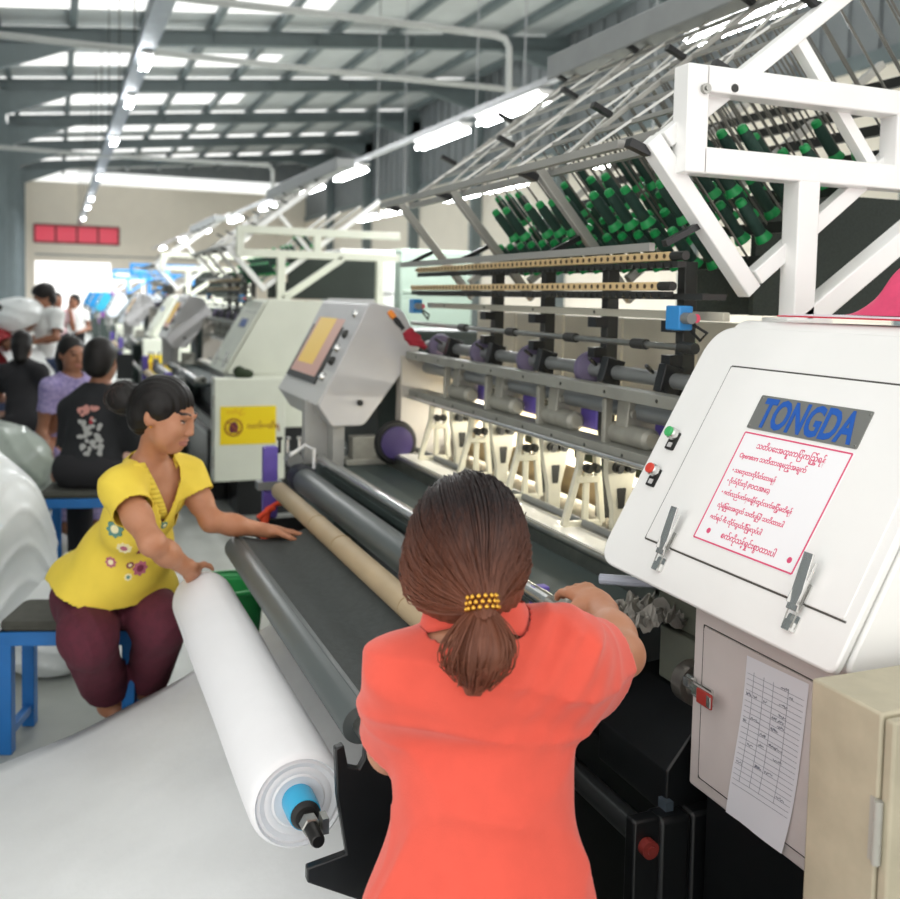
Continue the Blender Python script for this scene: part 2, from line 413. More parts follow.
for tx, x, y, sz, al in lines:
    text('notice_lettering', tx, sz, SF(1.533, 0) @ Matrix.Translation((x+(.045 if al == 'C' else 0), y, .0154)), pink_ink, nt, ext=.0002, off=.0003, align='CENTER' if al == 'C' else 'LEFT', sx=.92)
b = MB(SF(1.533, 0))
for x in (-.068, .165): b.lathe([(.006, .0152), (.0055, .0158)], Matrix.Translation((x, .113, 0)), 12)
b.build('bullet_dot', pink_ink, nt)
# push buttons
for y, s, m, n in ((1.885, .296, green_plastic, 'green push button'), (1.887, .203, red_plastic, 'red push button')):
    T = SF(y-.034, s-.006); b = MB(T); b.prism(rpoly([(-.013, -.036), (.016, -.036), (.016, .008), (-.013, .008)], .004, 3), .012, .017, 'z')
    pb = b.build('push_button', black_rubber, ec); pb['label'] = n
    b = MB(T); b.lathe([(.0145, .016), (.0145, .028), (.0125, .032)], n=24); b.build('bezel_ring', chrome, pb)
    b = MB(T); b.lathe([(.012, .03), (.012, .037), (.0105, .039)], n=24); b.build('button_cap', m, pb)
    b = MB(T); b.box((.0015, -.025, .0175), (.014, .011, .002)); b.build('indicator_tag', panel_grey, pb)
def latch(T, L=.1, m=chrome, parent=None, grip=None, name='latch'):
    b = MB(T); b.prism(rpoly([(-.014, -.018), (.014, -.018), (.014, .012), (-.014, .012)], .004, 3), 0, .003, 'z')
    b.prism(rpoly([(-.009, -.018), (.009, -.018), (.009, .0), (-.009, .0)], .002, 3), .003, .011, 'z')
    la = b.build(name, m, parent)
    b = MB(T); zt = .02+L*.16    # lever
    pts = [(-.013, .016), (.013, .016), (.011, .016+L), (-.011, .016+L)]
    vs = [(x, y, .012+(y-.016)/L*.018) for x, y in pts]+[(x, y, .016+(y-.016)/L*.018) for x, y in pts]
    b.add(vs, [(3, 2, 1, 0), (4, 5, 6, 7), (0, 1, 5, 4), (1, 2, 6, 5), (2, 3, 7, 6), (3, 0, 4, 7)])
    b.box((-.0115, .016+L*.5, .019), (.002, L*.8, .006)); b.box((.0115, .016+L*.5, .019), (.002, L*.8, .006))
    b.build('lever', m, la, bevel=.0006)
    b = MB(T); b.tube([(-.01, -.012, .009), (-.012, .03, .012), (-.01, .06, .014)], .0015, 6); b.tube([(.01, -.012, .009), (.012, .03, .012), (.01, .06, .014)], .0015, 6); b.build('wire_loop', steel, la)
    if grip:
        b = MB(T); b.box((0, .016+L*.72, .028), (.03, L*.55, .006)); b.build('grip', grip, la, bevel=.002)
    b = MB(T); b.prism(rpoly([(-.01, .03), (.01, .03), (.01, .07), (-.01, .07)], .003, 3), 0, .006, 'z'); b.build('keeper_plate', m, la)
    return la
latch(SF(1.694, .014, .012), .1, chrome, ec); latch(SF(1.302, .016, .012), .1, chrome, ec)
# lower housing with its own door
b = MB(); b.prism(rpoly([(1.22, .655), (1.22, 1.06), (2.35, 1.06), (2.35, .655)], .006, 2), 1.18, 1.65); b.build('lower_housing', beige_paint, ec, bevel=.004)
b = MB(); b.prism(rpoly([(1.615, .686), (1.615, 1.0), (1.2, 1.0), (1.2, .686)], .006, 2), 1.2165, 1.222, 'x'); ld = b.build('lower_door', beige_paint, ec, bevel=.0012)
b = MB()
for p, q in (((1.617, .684), (1.617, 1.002)), ((1.617, .684), (1.2, .684)), ((1.617, 1.002), (1.2, 1.002))): b.bar((1.2188, p[0], p[1]), (1.2188, q[0], q[1]), .001, .0025, (1, 0, 0))
b.build('door_gap', MATS['gap_dark'], ld, smooth=0)
la = latch(frame((1.2165, 1.645, .872), (0, 0, -1), (0, -1, 0)), .085, chrome, ld, mat('dull_red', 'a8362f', .45)); la['label'] = 'latch with a dull red grip'
b = MB(); b.b2((1.26, 1.2, 0), (2.3, 1.64, .655)); b.build('plinth', black_paint, ec)
# paper record sheet taped to the lower door
pp = thing('record_sheet', 'handwritten record sheet taped to the small beige lower door', 'paper', (1.21, 1.42, .85))
PT = frame((1.2155, 1.478, .988), (0, -1, .04), (.0, -.06, 1))
b = MB(PT); pw, ph = .165, .325
def pf(u, v):
    return (u*pw-.012*(1-v)**2*0+(-.02*(1-v)**2), -(1-v)*ph, .001+.012*(1-v)**2*abs(u-.3)+.004*math.sin(v*5+u*3)*(1-v))
b.grid(pf, 8, 16); o = b.build('sheet', paper_white, pp, smooth=60, fix=False)
b = MB(PT); random.seed(3)
def pl(u0, u1, v, w=.0006, h=.0012):
    n = 6; b.tube([Vector(pf(u0+(u1-u0)*k/n, v))+Vector((0, 0, h)) for k in range(n+1)], w, 4)
for k in range(22): pl(.04, .96, .9-k*.033, .00035)
for u in (.15, .32, .48, .72):
    b.tube([Vector(pf(u, .92-k*.036))+Vector((0, 0, .0012)) for k in range(20)], .00035, 4)
for r in range(26):
    v = .93-random.randint(0, 19)*.033-.018; u = random.choice((.05, .17, .34, .5, .6, .74)); L = random.uniform(.05, .16)
    n = 14; b.tube([Vector(pf(min(u+L*k/n, .98), v+random.uniform(-.009, .009)))+Vector((0, 0, .0014)) for k in range(n+1)], .0006, 4)
b.build('handwriting', ink_grey, pp, smooth=0)
# ---- junction box on the end face
def junction(label):
    jb = thing('junction_box', label, 'box', (1.3, 1.06, .35))
    b = MB(); b.b2((1.05, .995, .35), (1.56, 1.13, 1.095)); b.build('housing', putty_paint, jb, bevel=.004)
    b = MB(); b.b2((1.052, .974, .355), (1.558, .992, 1.09)); b.build('door', putty_paint, jb, bevel=.004)
    for z in (.93, .5):
        b = MB(); b.cyl((1.046, .99, z-.045), (1.046, .99, z+.045), .006, n=12)
        for k in (-.015, .015): b.cyl((1.046, .99, z+k-.001), (1.046, .99, z+k+.001), .0066, n=12)
        b.b2((1.0475, .985, z-.045), (1.05, 1.006, z+.045)); b.build('hinge', mat('hinge_grey', 'a3a29a', .5), jb)
    b = MB(); b.b2((1.25, 1.13, .5), (1.5, 1.18, .9)); b.build('mounting_bracket', black_paint, jb)
    return jb
jb = junction('putty-coloured hinged box below the white end cabinet, close to the camera')
# ---- control cabinet at the far end
cc = thing('control_cabinet', 'grey-white control cabinet with a yellow screen at the far end of the nearest machine', 'cabinet', (1.2, 4.5, .9))
CSF = lambda y, s, h=0: SF(y, s, h)
b = MB(); b.prism(rpoly([(1.02, 1.19), (1.08, 1.1), (1.22, 1.1), (1.475, 1.44), (1.385, 1.60), (1.24, 1.63)], [.01, .02, .05, .03, .06, .03]), 4.0, 4.78); b.build('housing', panel_grey, cc, bevel=.006)
u2 = Vector((.25, 0, .455)).normalized(); CF = frame((1.02, 4.39, 1.19), (0, -1, 0), u2)
b = MB(CF); b.prism(rpoly([(-.385, .0), (.385, .0), (.385, .51), (-.385, .51)], .015, 3), 0, .006, 'z'); b.build('face_panel', mat('face_grey', 'd4d3d0', .4), cc)
b = MB(CF); b.prism(rpoly([(-.35, .08), (.2, .08), (.2, .46), (-.35, .46)], .008, 3), .006, .014, 'z'); sb = b.build('screen_bezel', dark_metal, cc)
scr = mat('screen_pink', 'c99b8c', .3, emit='d9a598', estr=.12); scy = mat('screen_yellow', 'e0b848', .3, emit='f0c850', estr=.2)
b = MB(CF); b.b2((-.31, .11, .0145), (.16, .43, .0155)); sc_ = b.build('screen', scr, sb, smooth=0)
b = MB(CF); b.b2((-.27, .16, .0158), (.02, .40, .0162)); b.build('menu_area', scy, sc_, smooth=0)
for i, (x, y) in enumerate(((.27, .43), (.28, .33), (.27, .26), (.29, .2), (.28, .12))):
    b = MB(CF); b.lathe([(.02, .006), (.02, .02), (.013, .03)], Matrix.Translation((x, y, 0)), 16); b.build('selector_knob', chrome if i % 2 == 0 else dark_metal, cc)
b = MB(); b.cyl((1.2, 3.998, 1.2), (1.2, 3.988, 1.2), .013); b.build('cable_hole', black_rubber, cc)
b = MB(); b.prism([(1.0, .92), (1.16, .92), (1.16, 1.2), (1.0, 1.2)], 4.15, 4.2); b.prism([(1.02, .96), (1.09, .96), (1.09, 1.1), (1.02, 1.1)], 4.149, 4.152)
b.b2((1.1, 4.05, .92), (1.15, 4.15, 1.13)); b.build('support_post', mat('post_grey', 'b0b0ac', .45), cc, bevel=.004)
b = MB(); b.b2((1.15, 4.2, 0), (2.35, 4.75, .92)); b.b2((1.35, 4.2, .92), (2.35, 4.75, 1.5)); b.build('lower_housing', mat('cab_dark', '3b4642', .5), cc, bevel=.01)  # lower housing in one even dark grey-green
# ---- machine body
qm = thing('quilting_machine', 'multi-needle quilting machine bed with dark rollers and grey stitching arms, nearest the camera', 'machine', (1.4, 2.95, 0))
Y0, Y1 = 1.93, 4.0
b = MB(); b.b2((1.24, 1.66, .03), (2.2, 4.15, .58)); b.b2((1.36, 1.66, .58), (2.2, 4.15, .9)); b.build('base_frame', black_paint, qm, bevel=.008)
b = MB(); b.prism(rpoly([(1.2, .56), (1.2, .66), (1.3, .78), (1.5, .8), (1.5, .56)], .01, 3), 1.7, 1.98); b.build('slanted_cover', black_paint, qm, bevel=.004)
b = MB(); b.b2((1.16, 1.66, .03), (1.24, 1.72, .58)); b.build('front_cover', black_paint, qm, bevel=.012)
b = MB(); b.cyl((1.13, 1.7, .545), (1.13, 3.9, .545), .028); b.build('idler_roller', mat('dark_steel', '585b5c', .28, .8), qm)
b = MB(); b.b2((1.1, 1.665, .03), (1.165, 1.7, .585)); b.build('roller_bracket', black_paint, qm, bevel=.006)
b = MB(); b.cyl((1.13, 1.665, .53), (1.13, 1.645, .53), .019); b.cyl((1.13, 1.645, .53), (1.13, 1.64, .53), .009); b.build('stop_button', mat('dark_red', '8c3530', .4), qm)
b = MB(); b.bar((1.2, 1.7, .05), (1.2, 1.7, .6), .018, .03, (0, 1, 0)); b.build('guard_bar', mat('bar_blue', '56626c', .4, .3), qm)
b = MB(); b.b2((1.03, Y0, .905), (1.36, Y1, .93)); b.build('work_table', belt_green, qm)
b = MB(); b.b2((1.335, 1.72, .975), (1.42, Y1, .993)); b.build('needle_plate', mat('plate_white', 'e4e2d8', .35, noise=.06), qm)
b = MB(); b.cyl((1.33, 1.72, .978), (1.33, Y1, .978), .011, n=12); b.b2((1.325, 1.72, .93), (1.345, Y1, .97)); b.build('plate_nose', steel, qm)
b = MB(); b.cyl((1.44, 1.95, 1.0), (1.44, Y1, 1.0), .012, n=12); b.build('foot_rail', grey_metal, qm)
def roller(name, x, z, r, y0, y1, m, collar=None, n=32):
    b = MB(); b.lathe([(r*.96, 0), (r, .006), (r, y1-y0-.006), (r*.96, y1-y0)], Matrix.Translation((x, y0, z)) @ rot_to((0, 1, 0)), n)
    o = b.build(name, m, qm)
    b = MB(); b.cyl((x, y0-.05, z), (x, y0, z), r*.45, n=14); b.build('axle', collar or steel, o); b = MB(); b.cyl((x, y1, z), (x, y1+.05, z), r*.45, n=14); b.build('axle', collar or steel, o)
    return o
roller('steel_roller', 1.055, .955, .021, 1.97, 4.08, chrome)
r_ = roller('pressing_roller', .945, .895, .05, 2.06, 3.98, roller_grey)
b = MB(); b.lathe([(.052, 0), (.058, .02), (.055, .1), (.047, .11)], Matrix.Translation((.945, 3.9, .895)) @ rot_to((0, 1, 0)), 20); b.build('roller_cap', mat('navy_black', '20232e', .5), r_)
r_ = roller('paper_wound_roller', .835, .865, .034, 1.98, 3.88, tan_paper)
b = MB()
for y in (3.25, 2.95, 2.3):
    b.lathe([(.0355, 0), (.036, .003), (.0355, .006)], Matrix.Translation((.835, y, .865)) @ rot_to((.2, 1, .1)), 24)
b.build('wrap_edge', mat('tan_edge', 'a58f6c', .7), r_)
roller('front_roller', .573, .785, .041, 1.86, 3.34, roller_grey)
b = MB()
def webf(u, v):
    x = .575+(.86-.575)*u; return (x, 1.9+1.45*v, .826+.03*u-.035*math.sin(u*math.pi))
b.grid(webf, 14, 30); o = b.build('felt_web', felt_dark, qm, smooth=60, fix=False); md = o.modifiers.new('thick', 'SOLIDIFY'); md.thickness = .006
# bearing blocks
for y, sgn in ((1.93, 1), (4.05, -1)):
    b = MB(); b.prism(rpoly([(.80, .72 if sgn < 0 else .80), (.86, .72 if sgn < 0 else .8), (.86, 1.02), (.80, 1.02)], .012), y-.02, y+.02)
    bb = b.build('bearing_block', purple_paint, qm, bevel=.004)
    b = MB(); b.prism(rpoly([(.775, .84), (.88, .84), (.88, .875), (.775, .875)], .004), y-.03, y+.03); b.build('clamp_plate', grey_metal, bb)
    b = MB(); b.cyl((.93, y-.035, .96), (.93, y+.035, .96), .035, n=6); b.cyl((.93, y-.04, .96), (.93, y+.04, .96), .018); b.build('bearing_housing', grey_metal, bb)
    for x in (.87, .905, .955):
        b = MB(); b.cyl((x, y, .99), (x, y, 1.05), .007, n=8); b.lathe([(.013, 0), (.013, .012)], Matrix.Translation((x, y, 1.045)), 6); b.build('adjusting_bolt', dark_metal if x < .9 else chrome, bb)
    b = MB(); b.b2((.78, y-.03, .45), (.99, y+.03, .72 if sgn < 0 else .8)); b.build('bracket_plate', black_paint, bb, bevel=.005)
b = MB(); b.prism(rpoly([(1.045, .87), (1.085, .87), (1.085, .975), (1.045, .975)], .004), 2.03, 2.06); b.build('purple_block', purple_paint, qm, bevel=.003)
b = MB(); b.cyl((1.1, 1.99, .95), (1.1, 1.93, .95), .034, n=8); hb = b.build('shaft_bearing', cast_grey, qm, bevel=.003)
b = MB(); b.cyl((1.1, 1.931, .95), (1.1, 1.925, .95), .017); b.build('shaft_end', dark_metal, hb)
b = MB(); b.tube([(.9, 3.98, .99), (.98, 4.05, 1.02), (1.0, 3.98, 1.01), (1.0, 3.98, .93)], .008, 8); b.build('guide_arm', mat('arm_white', 'e6e6e6', .4), qm)
b = MB(); b.tube([(1.16, 1.93, 1.015), (1.22, 1.87, 1.02), (1.34, 1.78, 1.03)], .012, 10); b.build('air_hose', mat('hose_grey', 'a9aebb', .5), qm)
b = MB(); b.b2((1.3, 1.67, .92), (1.5, 1.9, 1.02)); b.b2((1.28, 1.67, .8), (1.5, 1.86, .92)); b.build('gear_box', mat('gear_green', '5d6156', .5, noise=.15), qm, bevel=.004)
b = MB(); b.cyl((1.26, 1.72, .845), (1.26, 1.685, .845), .045, n=28); b.lathe([(.034, 0), (.012, .012)], Matrix.Translation((1.26, 1.687, .845)) @ rot_to((0, -1, 0)), 24); b.build('hand_wheel', mat('worn_steel', 'b3aca4', .3, .9, noise=.3), qm)
b = MB(); random.seed(4)
def foil(u, v): return (1.16+.16*u+.012*math.sin(v*17+u*9), 1.78+.17*v, .945+.012*math.sin(u*13+v*7)+.01*math.sin(v*23-u*31+math.sin(u*17)*2)+.008*math.sin(u*41+v*13)+.008*random.random())
b.grid(foil, 26, 30); o = b.build('crumpled_foil', mat('foil', '8d8a83', .5, .5), qm, smooth=0, fix=False)
# rails
def rail(name, x, z, w, h, y0, y1, m, holes=0):
    b = MB(); b.b2((x-w/2, y0, z-h/2), (x+w/2, y1, z+h/2)); o = b.build(name, m, qm, bevel=.002)
    if holes:
        b = MB()
        for k in range(holes):
            y = y0+(k+.5)*(y1-y0)/holes; b.cyl((x-w/2-.0015, y, z), (x-w/2+.001, y, z), .005, n=10)
        b.build('bolt_hole', dark_metal, o)
    return o
rail('presser_rail', 1.42, 1.405, .05, .032, 1.95, 3.97, mat('rail_grey', '96978f', .5, .3, noise=.15), 8)
o = rail('lower_beam', 1.45, 1.24, .08, .034, 1.95, 3.97, MATS['rail_grey'], 10)
b = MB(); b.cyl((1.40, 1.95, 1.228), (1.40, 3.97, 1.228), .009, n=12); b.build('beam_lip', chrome, o)
rail('upper_bar', 1.5, 1.62, .02, .022, 1.95, 3.98, mat('bar_cream', 'b9b6a6', .5), 5)
b = MB(); b.cyl((1.42, 1.985, 1.543), (1.42, 3.97, 1.543), .0085, n=12); rd = b.build('thread_rod', steel, qm)
for y in (1.99, 2.2, 2.57, 2.98, 3.4):
    b = MB(); b.cyl((1.42, y-.03, 1.543), (1.42, y+.03, 1.543), .014, n=12); b.build('rod_collar', dark_metal, rd)
b = MB(); b.cyl((1.5, 1.95, 1.448), (1.5, 3.98, 1.448), .021); sh = b.build('upper_shaft', grey_metal, qm)
for y in (3.84, 3.395, 2.99, 2.59):
    b = MB(); b.lathe([(.03, 0), (.05, .006), (.054, .02), (.05, .034), (.03, .04)], Matrix.Translation((1.5, y-.02, 1.448)) @ rot_to((0, 1, 0)), 24); b.build('shaft_disc', dull_purple, sh)
for y in (3.67, 3.26, 2.866, 2.455, 2.166):
    b = MB(); b.box((1.49, y, 1.45), (.06, .035, .075), Matrix.Rotation(.25, 3, 'Y')); b.cyl((1.44, y, 1.47), (1.40, y-.03, 1.49), .006, n=8); b.cyl((1.46, y-.02, 1.42), (1.46, y-.05, 1.41), .007, n=8); b.build('shaft_clamp', black_paint, sh, bevel=.003)
b = MB(); b.cyl((1.5, 1.95, 1.352), (1.5, 3.98, 1.352), .027); ls = b.build('lower_shaft', mat('shaft_blue', '8d9294', .35, .5), qm)
for k, y in enumerate((3.55, 3.15, 2.74, 2.33)):
    b = MB(); b.prism(rpoly([(1.45, 1.30), (1.46, 1.395), (1.54, 1.395), (1.56, 1.27), (1.50, 1.255)], .015), y-.03, y+.03)
    b.cyl((1.47, y-.04, 1.345), (1.47, y-.03, 1.345), .012, n=10)
    b.prism(rpoly([(1.43, 1.25), (1.43, 1.38), (1.455, 1.38), (1.455, 1.25)], .006), y+.05, y+.07); b.build('crank_arm', cast_grey, ls, bevel=.003)
    b = MB(); b.cyl((1.47, y-.1, 1.285), (1.47, y+.06, 1.285), .03, n=18); b.lathe([(.03, 0), (.03, .02), (.02, .03)], Matrix.Translation((1.47, y-.1, 1.285)) @ rot_to((0, -1, 0)), 18); b.build('cam_housing', cast_grey, ls)
    b = MB(); b.b2((1.52, y-.16, 1.26), (1.56, y-.06, 1.33)); b.build('cam_cover', purple_paint, ls, bevel=.006)
# stitching arms: an open A-frame and a wedge bracket, five times
for k, (ya, yb) in enumerate(((3.72, 3.6), (3.31, 3.21), (2.9, 2.81), (2.5, 2.41), (2.12, 2.03))):
    b = MB(); w = .016
    def lim(p, q, t): b.bar((p[0], ya, p[1]), (q[0], ya, q[1]), w, t, (0, 1, 0))
    b.bar((1.375, ya, .995), (1.42, ya, 1.16), .02, .018, (0, 1, 0)); b.bar((1.42, ya, 1.16), (1.425, ya, 1.225), .02, .02, (0, 1, 0))
    b.bar((1.375, ya, .999), (1.5, ya, .999), .02, .016, (0, 1, 0)); b.bar((1.5, ya, .999), (1.475, ya, 1.225), .02, .018, (0, 1, 0))
    b.bar((1.445, ya, 1.0), (1.445, ya, 1.15), .02, .012, (0, 1, 0)); b.bar((1.41, ya, 1.13), (1.49, ya, 1.13), .02, .02, (0, 1, 0)); b.bar((1.42, ya, 1.215), (1.49, ya, 1.215), .02, .02, (0, 1, 0))
    sa = b.build('stitching_arm', arm_paint, qm, bevel=.003)
    for x in (1.44, 1.465):
        b = MB(); b.cyl((x, ya-.01, 1.165), (x, ya-.03, 1.165), .014, n=14); b.cyl((x, ya-.03, 1.165), (x, ya-.034, 1.165), .008, n=10); b.build('pivot_bolt', dark_metal, sa)
    b = MB(); b.prism(rpoly([(1.478, .95), (1.522, .95), (1.525, 1.05), (1.55, 1.16), (1.55, 1.225), (1.455, 1.225), (1.455, 1.16), (1.478, 1.05)], .008), yb-.012, yb+.012)
    b.b2((1.46, yb-.03, .94), (1.54, yb+.03, .955)); wb = b.build('wedge_bracket', arm_paint, qm, bevel=.003)
    b = MB(); b.prism(rpoly([(1.493, 1.06), (1.513, 1.06), (1.518, 1.12), (1.488, 1.12)], .004), yb-.0135, yb-.0115); b.build('slot', dark_metal, wb, smooth=0)
    for x in (1.485, 1.525):
        b = MB(); b.cyl((x, yb-.01, 1.18), (x, yb-.03, 1.18), .016, n=14); b.cyl((x, yb-.03, 1.18), (x, yb-.035, 1.18), .009, n=10); b.build('pivot_bolt', dark_metal, wb)
# behind the arms
b = MB(); b.b2((1.9, 1.95, .93), (1.92, 4.1, 1.24)); b.build('back_plate', mat('inner_white', 'e9e2cf', .6), qm)
b = MB(); b.b2((1.42, 1.95, .9), (1.92, 4.1, .94)); b.build('bed_plate', mat('bed_grey', '6e6c62', .5), qm)
b = MB(); b.cyl((1.68, 1.95, 1.02), (1.68, 4.05, 1.02), .05); b.build('cloth_roller', mat('tan_cloth', 'c0a67c', .7, noise=.1), qm)
b = MB(); b.cyl((1.74, 1.95, 1.13), (1.74, 4.05, 1.13), .018); b.build('tension_bar', mat('tan_bar', 'cdb283', .6), qm)
for y in (3.45, 3.05, 2.65, 2.25):
    b = MB(); b.b2((1.72, y-.16, 1.09), (1.78, y+.02, 1.18)); b.build('drive_cover', mat('drive_green', '37432c', .6), qm, bevel=.004)
t = MB(); t.cyl((1.84, 2.0, 1.215), (1.84, 4.0, 1.215), .011, n=10); wl = t.build('work_light', mat('work_lamp', 'fff8e8', .4, emit='fff4dc', estr=5), qm)
l = bpy.data.lights.new('work_light_glow', 'AREA'); l.shape = 'RECTANGLE'; l.size = .03; l.size_y = 1.9; l.energy = 26; l.color = (1, .95, .84)
lo = bpy.data.objects.new('work_light_glow', l); COL.objects.link(lo); lo.parent = qm; lo.location = Vector((1.80, 3, 1.2))-Vector((1.4, 2.95, 0)); lo.rotation_euler = (0, .35, 0)
for y in (3.36, 2.954, 2.554, 2.17):
    b = MB(); b.b2((1.52, y-.018, 1.0), (1.56, y+.018, 1.76)); po = b.build('upright_post', dark_metal, qm, bevel=.003)
    b = MB(); b.box((1.5, y, 1.59), (.04, .05, .03)); b.build('rod_holder', black_paint, po); b = MB(); b.box((1.5, y, 1.5), (.04, .04, .03)); b.build('rod_holder', black_paint, po)
for k in range(5):
    y = 1.98+k*.4; b = MB(); b.b2((1.72, y, 1.28), (1.74, y+.385, 1.6)); b.build('back_panel', mat('panel_beige', 'cdc7b6', .5, noise=.06), qm, bevel=.003)
# perforated thread strips
for x, z, y0, y1 in ((1.43, 1.768, 2.05, 3.93), (1.43, 1.693, 2.1, 4.0)):
    b = MB(); b.b2((x-.011, y0+.03, z-.011), (x+.011, y1, z+.011)); st = b.build('perforated_strip', mat('strip_tan', 'd9bd8c', .5), qm, bevel=.003)
    b = MB(); n = int((y1-y0)/.034)
    for k in range(n):
        y = y0+.05+k*.034; b.cyl((x-.0125, y, z), (x-.01, y, z), .0062, n=8)
    b.build('eyelet', mat('eyelet_brown', '4a3a24', .6), st, smooth=0)
    b = MB(); b.b2((x-.006, y0, z-.028), (x+.02, y1, z-.013)); 
    for k in range(n): b.cyl((x-.01, y0+.03+k*.034, z-.024), (x+.0, y0+.03+k*.034, z-.024), .006, n=6)
    b.cyl((x, y0-.025, z), (x, y0+.03, z), .012, n=10); b.build('strip_holder', dark_metal, st)
b = MB(); b.b2((1.45, 1.98, 1.66), (1.52, 4.0, 1.675)); b.build('strip_shelf', dark_metal, qm)
for y, xx in ((2.03, 1.42), (3.96, 1.43)):
    b = MB(); b.b2((xx-.02, y-.03, 1.585), (xx+.02, y+.03, 1.645)); sb_ = b.build('sensor_box', box_blue, qm, bevel=.004)
    b = MB(); b.cyl((xx-.005, y-.03, 1.615), (xx-.005, y-.06, 1.615), .014, n=14); b.build('sensor_cap', grey_metal, sb_)
    b = MB(); b.cyl((xx+.012, y-.03, 1.615), (xx+.012, y-.055, 1.615), .011, n=14); b.build('signal_lamp', mat('signal_red', 'e0506a', .3), sb_)
    b = MB(); b.tube([(xx+.02, y-.03, 1.6), (xx+.04, y-.06, 1.58), (xx+.05, y-.02, 1.56), (xx+.03, y+.02, 1.6)], .004, 6); b.build('sensor_cable', black_rubber, sb_)
b = MB(); b.lathe([(.02, 0), (.085, .004), (.095, .02), (.085, .036), (.02, .04)], Matrix.Translation((1.33, 3.92, 1.04)) @ rot_to((0, -1, 0)), 32); fw = b.build('fly_wheel', black_rubber, qm)
b = MB(); b.lathe([(.07, .036), (.07, .044), (.03, .05)], Matrix.Translation((1.33, 3.92, 1.04)) @ rot_to((0, -1, 0)), 28); b.build('wheel_face', mat('wheel_purple', '3a2f5c', .35), fw)
b = MB(); b.b2((1.38, 3.98, .93), (2.2, 4.05, 1.4)); b.build('end_plate', mat('end_plate', 'b8b3aa', .5, noise=.08), qm)
b = MB(); b.b2((1.18, 4.02, .95), (1.3, 4.1, 1.05)); b.b2((1.15, 4.0, .93), (1.33, 4.12, .955)); b.build('motor_block', cast_grey, qm, bevel=.004)
# ---- white gantry frame
gf = thing('gantry_frame', 'white box-section gantry frame standing on the nearest end cabinet', 'frame', (1.73, 1.97, 1.6))
def gbar(p, q, w=.062, d=.06, name='beam', y=1.97, m=white_paint):
    b = MB(); b.bar((p[0], y, p[1]), (q[0], y, q[1]), d, w, (0, 1, 0) if abs(q[0]-p[0]) < 1e-6 else (0, 0, 1)); return b.build(name, m, gf, bevel=.004)
gbar((1.41, 2.176), (2.75, 2.172), .062, .06, 'top_beam'); gbar((1.41, 1.987), (2.75, 1.985), .062, .06, 'bottom_beam')
b = MB(); b.b2((1.36, 1.94, 1.956), (1.42, 2.0, 2.207)); b.build('end_post', white_paint, gf, bevel=.004)
b = MB(); b.b2((2.0, 1.94, 2.01), (2.06, 2.0, 2.15)); b.build('end_post', white_paint, gf, bevel=.004)
b = MB(); b.b2((1.695, 1.94, 1.6), (1.76, 2.0, 1.96)); b.build('upright', white_paint, gf, bevel=.004)
b = MB(); b.bar((1.74, 1.97, 1.61), (2.25, 1.97, 1.97), .055, .06, (0, 1, 0)); b.build('diagonal_brace', white_paint, gf, bevel=.004)
b = MB(); b.b2((1.66, 1.92, 1.595), (1.8, 2.02, 1.62)); b.build('foot_plate', white_paint, gf, bevel=.004)
for x in (1.405, ):
    b = MB(); b.cyl((x, 1.94, 2.15), (x, 1.93, 2.15), .012, n=14); b.cyl((x, 1.93, 2.15), (x, 1.926, 2.15), .006, n=6); b.build('bolt', steel, gf)
b = MB(); b.cyl((1.49, 1.9405, 2.16), (1.49, 1.938, 2.16), .01, n=14); b.build('bolt_hole', dark_metal, gf)
b = MB(); b.b2((2.55, 1.94, 1.0), (2.61, 2.0, 1.96)); b.build('upright', white_paint, gf, bevel=.004)
# ---- thread creel: tilted rack of pins on the gantry
cr = thing('thread_creel', 'tilted thread creel of grey rails and pins leaning over the nearest machine', 'rack', (1.6, 2.9, 1.7))
CU = Vector((.79, 0, .613)); CN = Vector((-.66, 0, .751)).normalized(); CO = Vector((1.59, 0, 1.70))
def CP(y, u, n): return Vector((CO.x, y, CO.z)) + CU*u + CN*n
creel_grey = mat('creel_grey', 'a6a59f', .4, .4, noise=.1)
for i, y in enumerate((2.0, 2.58, 3.25, 3.81)):
    m = white_paint if i == 0 else creel_grey; w = .045 if i == 0 else .028
    b = MB(); b.bar(CP(y, 0, -.06 if i else -.022), CP(y, 0, .443), w, w, (0, 1, 0)); fr = b.build('side_frame', m, cr, bevel=.003)
    b = MB(); b.bar(CP(y, .03, .42), CP(y, 1.25, .42), w*.9 if i == 0 else .016, w*.9 if i == 0 else .016, (0, 1, 0)); b.build('upper_chord', m, fr, bevel=.003)
    b = MB(); b.bar(CP(y, .03, 0), CP(y, 1.25, 0), w*.9, w*.9, (0, 1, 0)); b.build('lower_chord', m, fr, bevel=.003)
    if i == 0:
        b = MB(); b.bar(CP(y, .5, 0), CP(y, .5, .42), .03, .03, (0, 1, 0)); b.build('strut', m, fr)
    b = MB(); b.bar(CP(y, -.02, .42), CP(y, -.05, .47), .02, .025, (0, 1, 0)); b.build('rail_clip', black_paint, fr); b = MB(); b.bar(CP(y, -.02, .2), CP(y, -.12, .22), .015, .02, (0, 1, 0)); b.build('rail_clip', black_paint, fr)
    for u in (.3, .62, .94):
        b = MB(); b.bar(CP(y+.01, u, .43), CP(y+.01, u-.03, .49), .016, .022, (0, 1, 0)); b.build('rail_clip', black_paint, fr)
for k in range(9):
    u = -.06+k*.14 if k else -.05; n = .47 if k == 0 else .42
    b = MB(); p, q = CP(2.03, u, n), CP(3.86, u, n); b.bar(p, q, .012 if k > 1 else .02, .012 if k > 1 else .02); b.build('guide_rail', creel_grey, cr)
b = MB(); b.bar(CP(2.0, .04, .40), CP(3.84, .04, .40), .02, .02); b.build('guide_rail', creel_grey, cr)
